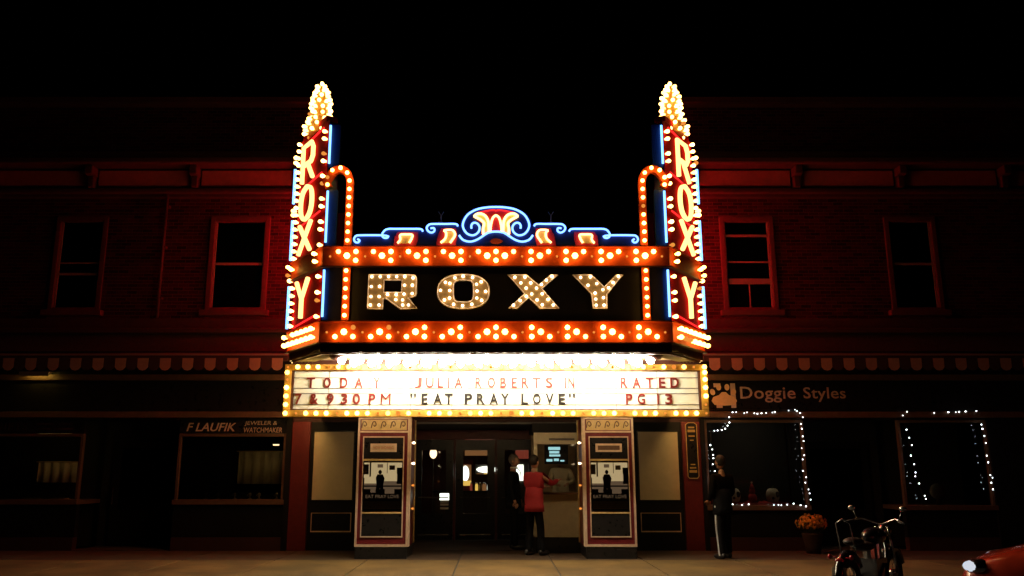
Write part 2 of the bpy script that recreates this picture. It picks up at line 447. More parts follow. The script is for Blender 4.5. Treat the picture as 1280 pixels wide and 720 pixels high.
# rolled-up scalloped awnings
def awning(s, label):
    a = thing('awning', (s*7.2, -.3, 3.66), label, 'awning', 'rolled awnings over the shops')
    X0, X1 = (-10.9, -4.2) if s < 0 else (4.2, 10.9)
    MB().tube([(X0, -.22, 3.96), (X1, -.22, 3.96)], .09, 10).build('roller', 'awning_dark', a, True)
    boxp('front_bar', 'sash', a, X0, X1, -.5, -.46, 3.96, 3.99)
    for x in (X0 + .3, (X0 + X1)/2, X1 - .3): boxp('arm', 'rail', a, x - .02, x + .02, -.46, -.1, 3.93, 3.955)
    boxp('valance_top', 'awning_dark', a, X0, X1, -.492, -.482, 3.86, 3.957)
    k = 0; x = -4.28 if s < 0 else 4.28
    while abs(x) < 10.6:
        w = .225; c = x + s*w/2
        lp = [(c - .108, 3.9), (c + .108, 3.9), (c + .108, 3.72), (c + .06, 3.665), (c, 3.65), (c - .06, 3.665), (c - .108, 3.72)]
        link('scallop', shape_mesh('scallop', [lp], .008, 'awning_light' if k % 2 == 0 else 'awning_dark'), a, (0, -.502 + (.002 if k % 2 else 0), 0))
        x += s*w; k += 1
    return a
awning(-1, 'rolled striped awning with scalloped edge above the jeweller\'s window')
awning(1, 'rolled striped awning with scalloped edge above the paw-print sign')

# ------------------------------------------------------------------ theatre front
T = thing('theater_building', (0, 0, G0), 'dark red theatre front with a recessed entrance under the marquee', 'building')
holed_wall('wall', 'dark_brick', T, -4.127, 4.127, 2.66, 6.0, [], .01, .4)
boxp('roof', 'black_paint', T, -4.127, 4.127, .4, 9, 5.6, 5.7)
for s in (-1, 1):
    a, c = sorted((s*4.127, s*3.76)); boxp('pilaster', 'maroon', T, a, c, -.06, .3, G0, 2.657, bevel=.01)
    a, c = sorted((s*3.757, s*2.78))                     # black side doors with a drawn blind
    d = boxp('side_door', 'black_paint', T, a, c, .0, .1, G0, 2.657)
    a2, c2 = sorted((s*3.68, s*2.88))
    boxp('blind', 'blind', d, a2, c2, -.006, -.002, 1.12, 2.46)
    fr = MB(); t = .018
    for (p, q, u, v) in ((a2 - t, a2, 1.10, 2.478), (c2, c2 + t, 1.10, 2.478), (a2, c2, 2.46, 2.478), (a2, c2, 1.10, 1.118)): fr.box(p, q, -.02, -.001, u, v)
    fr.build('pane_frame', 'black_gloss', d)
    for z0 in (.5,):
        pm = MB(); p, q = a2, c2
        pm.box(p, q, -.014, -.001, z0, z0 + .022).box(p, q, -.014, -.001, z0 + .36, z0 + .37).box(p, p + .014, -.014, -.001, z0 + .022, z0 + .36).box(q - .014, q, -.014, -.001, z0 + .022, z0 + .36)
        pm.build('panel_moulding', 'trim_cream', d)
    a, c = sorted((s*2.777, s*1.95)); boxp('return_wall', 'maroon', T, a, c, .0, 2.4, G0, 2.657)
    a, c = sorted((s*2.777, s*1.0))
boxp('entrance_ceiling', 'grey_ceiling', T, -1.947, 1.947, .0, 2.4, 2.62, 2.657)
boxp('entrance_floor', 'concrete_old', T, -1.947, 1.947, .0, 7.0, G0 - .1, G0 + .004)
holed_wall('door_wall', 'maroon', T, -1.947, 1.947, G0 + .005, 2.617, [(-1.9+.95*k+.02, -1.9+.95*k+.93, G0 + .005, 2.4) for k in range(4)], 2.4, 2.5)
for k in range(4):
    x0 = -1.9 + .95*k + .03; x1 = x0 + .89
    f = MB().box(x0, x0 + .17, 2.42, 2.47, .17, 2.39).box(x1 - .17, x1, 2.42, 2.47, .17, 2.39).box(x0 + .17, x1 - .17, 2.42, 2.47, .17, .75).box(x0 + .17, x1 - .17, 2.42, 2.47, 2.16, 2.39)
    d = f.build('door', 'black_gloss', T)
    boxp('pane', 'clear_glass', d, x0 + .17, x1 - .17, 2.44, 2.445, .75, 2.16)
    boxp('kick_plate', 'chrome', d, x0 + .1, x1 - .1, 2.4, 2.417, .27, .3)
    MB().tube([(x0 + .1, 2.36, 1.1), (x1 - .1, 2.36, 1.1)], .014, 6).build('push_bar', 'rail', d)
for (a, c, p, q) in ((-4.1, -4.0, 2.5, 7), (4.0, 4.1, 2.5, 7), (-4.1, 4.1, 7.0, 7.1)): boxp('lobby_wall', 'maroon', T, a, c, p, q, G0, 3.2)
boxp('lobby_ceiling', 'dark_room', T, -4, 4, 2.5, 7, 3.0, 3.1)

# ------------------------------------------------------------------ marquee
M = thing('theater_marquee', (0, -.02, 2.6), 'large lit theatre marquee with bulb bands, ROXY letters and white reader board', 'marquee')
def plan(off=0.0, back=-.02):
    return [(-3.6 - off, back), (-3.6 - off, -2.68 - off*.3), (-2.84 - off*.55, -3.76 - off), (2.84 + off*.55, -3.76 - off), (3.6 + off, -2.68 - off*.3), (3.6 + off, back)]
MB().prism(plan(-.03), 3.6, 5.1).build('upper_body', 'sign_black', M)
MB().box(-3.56, 3.56, -2.66, -.02, 2.741, 3.597).build('canopy_body', 'fascia', M)
boxp('underside', 'grey_ceiling', M, -3.5, 3.5, -2.6, -.03, 2.725, 2.738)
def ring(name, m, z0, z1, off, th, back=-2.6):
    o, i = plan(off, back), plan(off - th, back)
    w = MB()
    for k in range(5):
        a, b_, c, d = o[k], o[k+1], i[k+1], i[k]
        w.add([(*a, z0), (*b_, z0), (*c, z0), (*d, z0), (*a, z1), (*b_, z1), (*c, z1), (*d, z1)], [(0,3,2,1),(4,5,6,7),(0,1,5,4),(2,3,7,6)])
    w.add([(*o[0], z0), (*i[0], z0), (*i[0], z1), (*o[0], z1)], [(0,1,2,3)]); w.add([(*o[-1], z0), (*i[-1], z0), (*i[-1], z1), (*o[-1], z1)], [(0,1,2,3)])
    return w.build(name, m, M)
ring('fascia', 'fascia', 3.56, 3.69, .02, .06)
ring('fascia_lip', 'fascia', 3.53, 3.557, -.02, .05)
for (z0, z1) in ((3.71, 4.04), (4.985, 5.30)):
    ring('bulb_band', 'red_metal', z0, z1, .06, .09)
    ring('band_rail', 'fascia', z0 - .02, z0 - .001, .10, .12); ring('band_rail', 'red_metal', z1 + .001, z1 + .02, .09, .11)
boxp('sign_panel', 'sign_black', M, -2.75, 2.75, -3.8, -3.735, 4.07, 4.96)
YF = -3.822
def band_bulbs(zc, lower):
    P = .578
    def put(x, dz, r, m): bulb(M, (x, YF, zc + dz), r, m)
    for k in range(0, 5):
        for sx in ((-1, 1) if k else (1,)):
            c = sx*P*k; put(c, .075, .042, 'bulb'); put(c, -.075, .042, 'bulb')
    for k in range(0, 5):
        for sx in (-1, 1):
            c = sx*P*k
            put(c + sx*.145, 0, .052, 'bulb'); put(c + sx*.29, -.075 if lower else .075, .04, 'bulb'); put(c + sx*.43, 0, .02, 'bulb_dim')
def side_pt(s, u, z, off=0.0):                          # on the angled side face: u 0 at the rear outer corner, 1.337 at the front corner
    bx_, by_ = -3.62, -2.70; dx, dy = .5727, -.8198
    x = bx_ + dx*u - .8198*off; y = by_ + dy*u - .5727*off
    return (-s*x if s > 0 else x, y, z)
def side_rot(s): return (0, 0, R(-55.06) if s < 0 else R(55.06))
band_bulbs(3.872, True); band_bulbs(5.142, False)
for s in (-1, 1):
    for k in range(7):
        u = .06 + k*.195
        bulb(M, side_pt(s, u, 3.945, .07), .04, 'bulb', side_rot(s)); bulb(M, side_pt(s, u + .03, 3.80, .07), .042, 'bulb', side_rot(s))
    for u, dz in ((.05, .07), (.05, -.08), (.2, .0), (1.2, .07), (1.24, -.07)):
        bulb(M, side_pt(s, u, 5.142 + dz, .07), .036, 'bulb', side_rot(s))
# soffit with its flood bulbs
sp = plan(-.03, -2.6); MB().prism(sp, 3.575, 3.598).build('soffit', 'soffit_white', M)
for s in (-1, 1):
    for k in range(6):                                   # ribs of the sloping end panels
        u0 = .0; a = side_pt(s, .03, 3.55, -.10 - .05*k); b_ = side_pt(s, 1.25, 3.55, -.10 - .05*k)
        MB().tube([a, b_], .014, 4).build('soffit_rib', 'soffit_rib', M)
FL = bulb_mesh(.068, 'flood')
for row, (y, z) in enumerate(((-3.5, 3.57), (-3.17, 3.57))):
    for k in range(18):
        x = -2.55 + k*.3 + (.15 if row else 0)
        if row and k == 17: continue
        o = link('flood_bulb', FL, M, (x, y, z)); o.rotation_euler = (R(90), 0, 0)
for s in (-1, 1):
    MB().lathe([(.16, 0), (.15, -.05), (.1, -.09), (.03, -.1)], (s*2.62, -3.45, 3.572), 16).build('junction_dome', 'fascia', M, True)
# added bulbs under the canopy and added flank neon, lighting the entrance and walls
for k in range(11):
    o = link('added_under_bulb', bulb_mesh(.045, 'added_under_bulb'), M, (-3.2 + k*.64, -2.4, 2.724)); o.rotation_euler = (R(90), 0, 0)
    MB().lathe([(.1, 2.71), (.11, 2.722)], (-3.2 + k*.64, -2.4, 0), 14).build('lamp_collar', 'gold_metal', M)
for s in (-1, 1):
    a, c = sorted((s*3.58, s*3.625)); boxp('flank_panel', 'red_metal', M, a, c, -2.55, -.03, 4.06, 4.95)
    MB().tube([(s*3.65, -2.4, 4.8), (s*3.65, -.3, 4.8)], .016, 8).build('neon_tube', 'added_neon', M, True)
    for k in range(7):
        for z in (2.86, 3.43): bulb(M, (s*3.562, -2.4 + k*.32, z), .036, 'added_flank_bulb', (0, 0, s*R(90)))  # added bulbs out of view, warming the paw sign and shopfronts
# reader board
RB = MB().box(-3.5, 3.5, -2.72, -2.665, 2.69, 3.40).build('reader_board', 'board_white', M)
fr = MB().box(-3.66, 3.66, -2.77, -2.6, 2.585, 2.70).box(-3.66, 3.66, -2.77, -2.6, 3.385, 3.485).box(-3.66, -3.54, -2.77, -2.6, 2.703, 3.382).box(3.54, 3.66, -2.77, -2.6, 2.703, 3.382)
fr.build('reader_frame', 'gold_metal', M, bevel=.006)
mr = MB().box(-3.54, 3.54, -2.76, -2.7, 2.703, 2.718).box(-3.54, 3.54, -2.76, -2.7, 3.37, 3.382).box(-3.54, -3.505, -2.76, -2.7, 2.72, 3.368).box(3.505, 3.54, -2.76, -2.7, 2.72, 3.368)
mr.build('reader_bead', 'fascia', M)
ZR = (3.259, 3.077, 2.986, 2.795)                        # rails: top/bottom of each line of letters
for z in ZR: MB().box(-3.5, 3.5, -2.729, -2.7202, z - .006, z + .006).build('letter_rail', 'rail', RB)
for k in range(-4, 5): MB().box(k*.71 - .055, k*.71 - .049, -2.7265, -2.7203, 2.72, 3.368).build('panel_seam', 'rail', RB)
def px(p): return (p - 620) * .01382                      # drawing units of the reader board to metres
def row(chars, z, m):
    for ch, a, b_ in chars:
        h = .182 if ch not in '"' else .07; zz = z + .006 if ch != '"' else z + .115
        me = text_mesh('letter', ch, .012, m, px(b_) - px(a), h, bold=(0 if ch == '"' else .025) if m == 'letter_black' else (0 if ch in 'MI' else .02))
        link('letter', me, RB, ((px(a) + px(b_))/2, -2.743, zz))
row([('T',383,393),('O',404,413),('D',425,434),('A',443,453),('Y',466,475),('J',518,527),('U',532,542),('L',547,554),('I',559.5,561.5),('A',568,578),
     ('R',594,602),('O',609.5,619),('B',625,633),('E',639.5,646.5),('R',652,661),('T',666,676),('S',682,691),('I',706,708),('N',710.5,718),
     ('R',776,785),('A',791,801),('T',808,817),('E',824,832),('D',838.5,849)], ZR[1], 'letter_red')
row([('7',369,377.5),('&',387.5,398),('9',409,417.5),('3',426.5,434.5),('0',441,450.5),('P',461,469.5),('M',476,488.5),
     ('P',782,790.5),('G',796.5,806),('I',821.2,823.4),('3',831,840)], ZR[3], 'letter_red')
row([('"',513,520),('E',527,534.5),('A',542,552.5),('T',556,566),('P',581,590.5),('R',596,606),('A',612,622.5),('Y',626,636.5),('L',651.5,660),
     ('O',666,676),('V',682,692),('E',698,706.5),('"',711,718.5)], ZR[3], 'letter_black')
for k in range(42):
    x = -3.6 + k*7.2/41
    for z, sh in ((2.642, 0), (3.435, 1)):
        off = (k + sh) % 4 == 1
        bulb(M, (x, -2.772, z), .022 if off else .042, 'bulb_dim' if off else 'bulb_gold')
for s in (-1, 1):
    for j, z in enumerate((2.79, 2.935, 3.08, 3.22, 3.34)):
        off = (j == 3) if s < 0 else (j == 0)
        bulb(M, (s*3.6, -2.772, z), .022 if off else .042, 'bulb_dim' if off else 'bulb_gold')
# the four big channel letters
KX, KZ = .01335, .01348
def L1(x, y): return ((450 + x/7.53 - 620)*KX, 4.253 + (388 - (335 + y/7.53))*KZ)
def L2(x, y): return ((620 + x/7.11 - 620)*KX, 4.253 + (388 - (335 + y/7.11))*KZ)
oO = [L1(978 + 240*math.copysign(abs(math.cos(t))**.85, math.cos(t)), 232 + 160*math.copysign(abs(math.sin(t))**.85, math.sin(t))) for t in [2*math.pi*i/40 for i in range(40)]]
iO = [L1(979 + 92*math.copysign(abs(math.cos(t))**.5, math.cos(t)), 228 + 100*math.copysign(abs(math.sin(t))**.5, math.sin(t))) for t in [2*math.pi*i/32 for i in range(32)]]
BIG = [
 ([[L1(*p) for p in [(100,75),(500,75),(532,84),(545,110),(545,250),(532,278),(505,288),(470,290),(552,390),(400,395),(265,297),(240,297),(238,395),(97,395)]],
   [L1(*p) for p in [(243,127),(408,127),(408,240),(243,240)]]],
  [L1(*p) for p in [(130,97),(207,97),(285,97),(360,97),(435,97),(512,108),(128,190),(205,188),(435,177),(507,177),(128,283),(203,283),(280,263),(360,265),(432,260),(507,255),(358,312),(420,315),(125,362),(205,362),(422,362),(475,362)]]),
 ([oO, iO], [L1(*p) for p in [(900,108),(975,95),(1063,105),(812,150),(853,160),(1100,168),(1143,145),(768,225),(853,227),(1105,232),(1185,235),(805,315),(852,297),(1103,297),(1148,318),(890,355),(973,368),(1058,355)]]),
 ([[L2(*p) for p in [(105,72),(265,72),(375,165),(480,72),(540,72),(400,195),(548,368),(385,368),(285,275),(180,368),(110,368),(250,240)]]],
  [L2(*p) for p in [(165,97),(253,95),(490,90),(217,147),(303,147),(440,123),(397,160),(263,193),(353,193),(263,265),(311,245),(402,243),(210,303),(357,297),(452,293),(152,343),(402,340),(497,342)]]),
 ([[L2(*p) for p in [(675,72),(835,72),(945,180),(1060,72),(1108,72),(968,245),(965,368),(845,368),(832,240)]]],
  [L2(*p) for p in [(740,98),(825,93),(1070,88),(803,168),(880,153),(1022,143),(932,207),(982,190),(863,237),(935,277),(867,290),(870,343),(938,343)]])]
for loops, bl in BIG:
    c = link('sign_letter', shape_mesh('sign_letter', loops, .03, 'amber_metal'), M, (0, -3.835, 0))
    t = MB()
    for lp in loops:
        t.tube([(x, -3.845, z) for x, z in lp], .013, 4, True)
    t.build('letter_edge', 'letter_trim', c)
    for x, z in bl:
        link('bulb', bulb_mesh(.023, 'bulb_small'), c, None).location = (x, -3.836, z)
        ob = c.children[-1]; ob.matrix_parent_inverse = Matrix.Translation((0, 3.835, 0))

# bulb arches at either end of the sign
for s, side in ((-1, 'left'), (1, 'right')):
    A = thing('bulb_arch', (s*2.46, -3.8, 4.05), 'red cane-shaped column of bulbs curling to the %s blade sign' % side, 'sign', 'cane-shaped bulb columns')
    x0 = 2.46; zt = 6.42; r = .19
    path = [(x0, 4.06), (x0, 4.97)]
    for seg in (0, 1):
        pts = [(x0, 4.075), (x0, 4.96)] if seg == 0 else [(x0, 5.335), (x0, zt)] + [(x0 + r - r*math.cos(t), zt + .26*math.sin(t)) for t in [math.pi*k/10 for k in range(1, 9)]] + [(x0 + 2*r + .03, zt + .02), (x0 + 2*r - .02, zt - .06)]
        w = MB(); hw = .062; k = len(pts)
        for i, (x, z) in enumerate(pts):
            a = Vector(pts[max(0, i-1)]); b_ = Vector(pts[min(k-1, i+1)]); t = (b_ - a).normalized(); n = Vector((-t.y, t.x))*hw
            for q in ((x + n.x, z + n.y), (x - n.x, z - n.y)):
                w.v.append((s*q[0], -3.845, q[1])); w.v.append((s*q[0], -3.74, q[1]))
        for i in range(k - 1):
            o = i*4; w.f += [(o, o+2, o+6, o+4), (o+1, o+5, o+7, o+3), (o, o+4, o+5, o+1), (o+2, o+3, o+7, o+6)]
        w.f += [(0, 1, 3, 2), (4*k-4, 4*k-2, 4*k-1, 4*k-3)]
        w.build('channel', 'red_metal', A)
        # bulbs spaced along the path
        dist = 0; nxt = .07
        for (xa, za), (xb, zb) in zip(pts, pts[1:]):
            L_ = math.hypot(xb - xa, zb - za)
            while nxt <= dist + L_:
                t = (nxt - dist)/L_; bulb(A, (s*(xa + (xb - xa)*t), -3.846, za + (zb - za)*t), .034, 'bulb'); nxt += .149
            dist += L_

# ------------------------------------------------------------------ neon crest over the upper band
C = thing('neon_crest', (0, -3.8, 5.32), 'neon scroll crest in blue, red and cream above the upper bulb band', 'neon sign')
CX, CZ = .01325, .0139
def c1(x, y): return ((430 + x/6.4 - 620)*CX, 5.325 + (308 - (250 + y/6.4))*CZ)
def c2(x, y): return ((560 + x/10.667 - 620)*CX, 5.325 + (308 - (250 + y/10.667))*CZ)
def mirror(l): return [(-x, z) for x, z in l]
def neon(name, pts, m, r=.019, y=-3.885, n=4):
    for q in (pts, mirror(pts)):
        MB().tube([(p.x, y, p.y) for p in smooth_path(q, n)], r, 8).build(name, m, C, True)
plate = [c1(*p) for p in [(70,372),(62,330),(75,290),(110,278),(285,278),(320,236),(360,226),(610,226),(640,250),(655,205),(700,186),(900,186),(925,205)]]
cen = [c2(*p) for p in [(165,330),(165,280),(230,190),(330,125),(450,92),(560,80),(640,78)]]
outl = plate + cen; outl = outl + [(-x, z) for x, z in reversed(outl[:-1])]
link('backing', shape_mesh('backing', [outl], .05, 'navy_metal'), C, (0, -3.84, 0))
# red and cream painted fields, a few mm proud of the backing
def field(m, pts, y=-3.848, both=True):
    for q in ((pts, mirror(pts)) if both else (pts,)): link('painted_field', shape_mesh('painted_field', [q], .006, m), C, (0, y, 0))
field('crest_red', [c2(*p) for p in [(340,220),(420,165),(560,135),(640,128),(720,135),(860,165),(940,220),(900,270),(820,320),(840,480),(640,430),(440,480),(460,330),(380,270)]], both=False)
field('crest_red', [c1(*p) for p in [(395,370),(400,300),(425,262),(590,262),(590,320),(575,370)]])
field('crest_red', [c1(*p) for p in [(735,370),(745,300),(775,232),(895,232),(905,300),(890,370)]])
field('red_metal', [c2(*p) for p in [(555,555),(600,525),(640,518),(680,525),(735,555),(690,590),(640,598),(590,590)]], both=False)
field('cream_metal', [c1(*p) for p in [(445,352),(462,325),(458,295),(540,295),(532,325),(515,352)]], -3.856)
field('cream_metal', [c1(*p) for p in [(785,350),(822,315),(822,262),(866,262),(882,290),(852,335),(842,350)]], -3.856)
field('cream_metal', [c2(*p) for p in [(455,475),(470,330),(400,270),(350,235),(380,205),(440,192),(495,215),(540,270),(548,330),(560,440)]], -3.856)
neon('neon_scroll', [c2(*p) for p in [(312,398),(310,360),(335,325),(385,330),(420,380),(405,445),(340,488),(260,470),(205,400),(200,320),(260,215),(380,145),(520,117),(640,112)]], 'neon_blue', .017)
neon('neon_wave', [c2(*p) for p in [(148,488),(200,548),(290,572),(390,545),(520,462),(590,443),(640,440)]], 'neon_blue', .017)
neon('neon_scroll', [c1(*p) for p in [(108,322),(125,335),(112,350),(90,345),(80,322),(95,299),(130,293),(300,293),(352,300)]], 'neon_blue', .016)
neon('neon_scroll', [c1(*p) for p in [(356,297),(345,313),(318,312),(303,290),(320,258),(352,243),(420,242),(540,242),(612,244),(630,262)]], 'neon_blue', .016)
neon('neon_scroll', [c1(*p) for p in [(690,238),(718,236),(722,258),(700,272),(672,260),(660,232),(680,208),(715,203),(800,203),(890,203),(910,220)]], 'neon_blue', .016)
neon('neon_leaf', [c2(*p) for p in [(470,470),(468,400),(480,330),(440,285),(375,250),(352,232),(395,203),(450,205),(500,235),(535,300),(540,360),(545,430)]], 'neon_cream', .021)
neon('neon_leaf', [c2(*p) for p in [(562,428),(575,330),(600,255),(640,222)]], 'neon_cream', .019)
neon('neon_leaf', [c1(*p) for p in [(430,355),(450,328),(450,290),(500,286),(545,290),(538,325),(522,352)]], 'neon_cream', .018)
neon('neon_leaf', [c1(*p) for p in [(775,352),(812,315),(815,270),(800,255),(840,250),(872,256),(888,290),(862,335),(850,352)]], 'neon_cream', .018)
neon('neon_red', [c2(*p) for p in [(400,185),(520,160),(600,150),(640,160)]], 'neon_red', .012, -3.875)
for s in (-1, 1):                                          # little forked finials on the crest
    x = s*.92
    MB().tube([(x, -3.8, 5.72), (x, -3.8, 5.87)], .012, 6).tube([(x, -3.8, 5.86), (x - .045, -3.8, 5.93)], .01, 6).tube([(x, -3.8, 5.86), (x + .045, -3.8, 5.93)], .01, 6).lathe([(.07, 5.71), (.05, 5.74), (.01, 5.76)], (x, -3.8, 0), 10).build('finial', 'rail', C)

# ------------------------------------------------------------------ blade signs
GL = {'R': [[(0,0),(0,1),(.75,1),(.9,.85),(.9,.6),(.75,.47),(.1,.47)], [(.45,.47),(.95,0)]],
      'O': [[(.5,1),(.12,.85),(0,.5),(.12,.15),(.5,0),(.88,.15),(1,.5),(.88,.85),(.5,1)]],
      'X': [[(0,1),(1,0)], [(1,1),(0,0)]],
      'Y': [[(0,1),(.5,.5),(1,1)], [(.5,.5),(.5,0)]]}
for s, side in ((-1, 'left'), (1, 'right')):
    B = thing('blade_sign', (s*3.2, -3.2, 4.06), 'tall vertical neon ROXY blade sign with bulb spire at the %s end of the marquee' % side, 'sign', 'vertical blade signs')
    P = lambda u, z, off=0.0: side_pt(s, u, z, off)
    def slabp(name, m, u0, u1, z0, z1, o0, o1):             # a box on the angled face
        a, b_, c, d = P(u0, 0, o1)[:2], P(u1, 0, o1)[:2], P(u1, 0, o0)[:2], P(u0, 0, o0)[:2]
        return MB().prism([a, b_, c, d], z0, z1).build(name, m, B)
    slabp('body', 'navy_metal', .05, 1.30, 4.075, 4.96, -.2, -.01)
    slabp('body', 'navy_metal', .05, 1.30, 5.335, 7.55, -.2, -.01)
    slabp('face', 'red_blade', .05, 1.30, 4.075, 4.955, -.008, .0); slabp('face', 'red_blade', .05, 1.30, 5.335, 7.6, -.008, .0)
    # blue front returns
    for z0, z1 in ((4.08, 4.955), (5.335, 6.32), (6.72, 7.5)):
        a, b_ = sorted((s*2.85, s*2.67)); boxp('front_return', 'blue_metal', B, a, b_, -3.79, -3.70, z0, z1)
        w = MB(); f = P(1.33, 0, .03)
        xn = s*2.83; w.tube([(xn, -3.845, z0 + .05), (xn, -3.845, z1 - .04)], .019, 8); w.build('neon_tube', 'neon_ice', B, True)
    # outer-edge neon
    for z0, z1 in ((4.12, 4.88), (5.22 + .14, 6.1), (6.42, 7.08)):
        MB().tube([P(-.02, z0, .06), P(-.02, z1, .06)], .024, 8).build('neon_tube', 'neon_ice', B, True)
    # letters down the face
    for ch, z0, z1 in (('R', 6.70, 7.38), ('O', 5.98, 6.58), ('X', 5.33 + .05, 5.90), ('Y', 4.22, 4.88)):
        u0, u1 = .34, .84
        w = MB()
        for st in GL[ch]:
            pts = smooth_path(st, 4) if ch in 'O' else [Vector((*p, 0)) for p in st]
            w.tube([P(u0 + (u1 - u0)*(p.x if s < 0 else 1 - p.x), z0 + (z1 - z0)*p.y, .06) for p in pts], .04, 8)
        w.build('neon_letter', 'neon_blade', B, True)
    # slanted red neon between the letters
    for z in (4.15, 5.95, 6.64, 7.46):
        MB().tube([P(.2, z - .04, .03), P(1.15, z + .04, .03)], .016, 8).build('neon_bar', 'neon_red', B, True)
    # edge bulbs
    def eb(u, z, r=.036): bulb(B, P(u, z, .002), r, 'blade_bulb', side_rot(s))
    z = 4.15
    while z < 7.55:
        if not 4.93 < z < 5.36:
            eb(.11, z)
            if (int(z*10) % 4) < 2: eb(1.25, z)
        z += .135
    for z in (4.98, 6.2, 6.28, 7.2, 7.3): eb(.0, z, .04)
    # fin hidden behind the blade, put in to hold neon that reddens the wall
    a, c = sorted((s*3.52, s*3.58)); boxp('added_fin', 'red_blade', B, a, c, -2.5, -.03, 5.34, 7.4)
    for y in (-.85, -.55, -.34, -.2): MB().tube([(s*3.61, y, 5.5), (s*3.61, y, 7.25)], .016, 8).build('neon_bar', 'added_neon', B, True)
    # stepped spire
    ctr = P(.66, 0, -.1); cx_, cy_ = ctr[0], ctr[1]
    tiers = [(7.55, .34), (7.62, .36), (7.74, .36), (7.76, .27), (7.86, .29), (7.9, .23), (8.15, .19), (8.17, .21), (8.25, .2), (8.27, .13), (8.42, .1), (8.5, .05)]
    w = MB().lathe([(r*.62, z) for z, r in tiers], (cx_, cy_, 0), 10); w.build('spire', 'gold_metal', B)
    slabp('shoulder', 'red_blade', .15, 1.2, 7.605, 7.72, -.2, .0)
    for z, r, n in ((7.58, .36, 10), (7.69, .36, 10), (7.81, .28, 9), (7.93, .22, 8), (8.05, .2, 8), (8.16, .2, 8), (8.27, .17, 7), (8.38, .11, 6), (8.47, .07, 4)):
        for k in range(n):
            a = 2*math.pi*(k + (.5 if int(z*100) % 2 else 0))/n
            bulb(B, (cx_ + r*.62*math.cos(a), cy_ + r*.62*math.sin(a), z), .036, 'blade_bulb', (0, 0, a + math.pi/2))
    bulb(B, (cx_, cy_, 8.5), .036, 'blade_bulb', (R(-90), 0, 0))

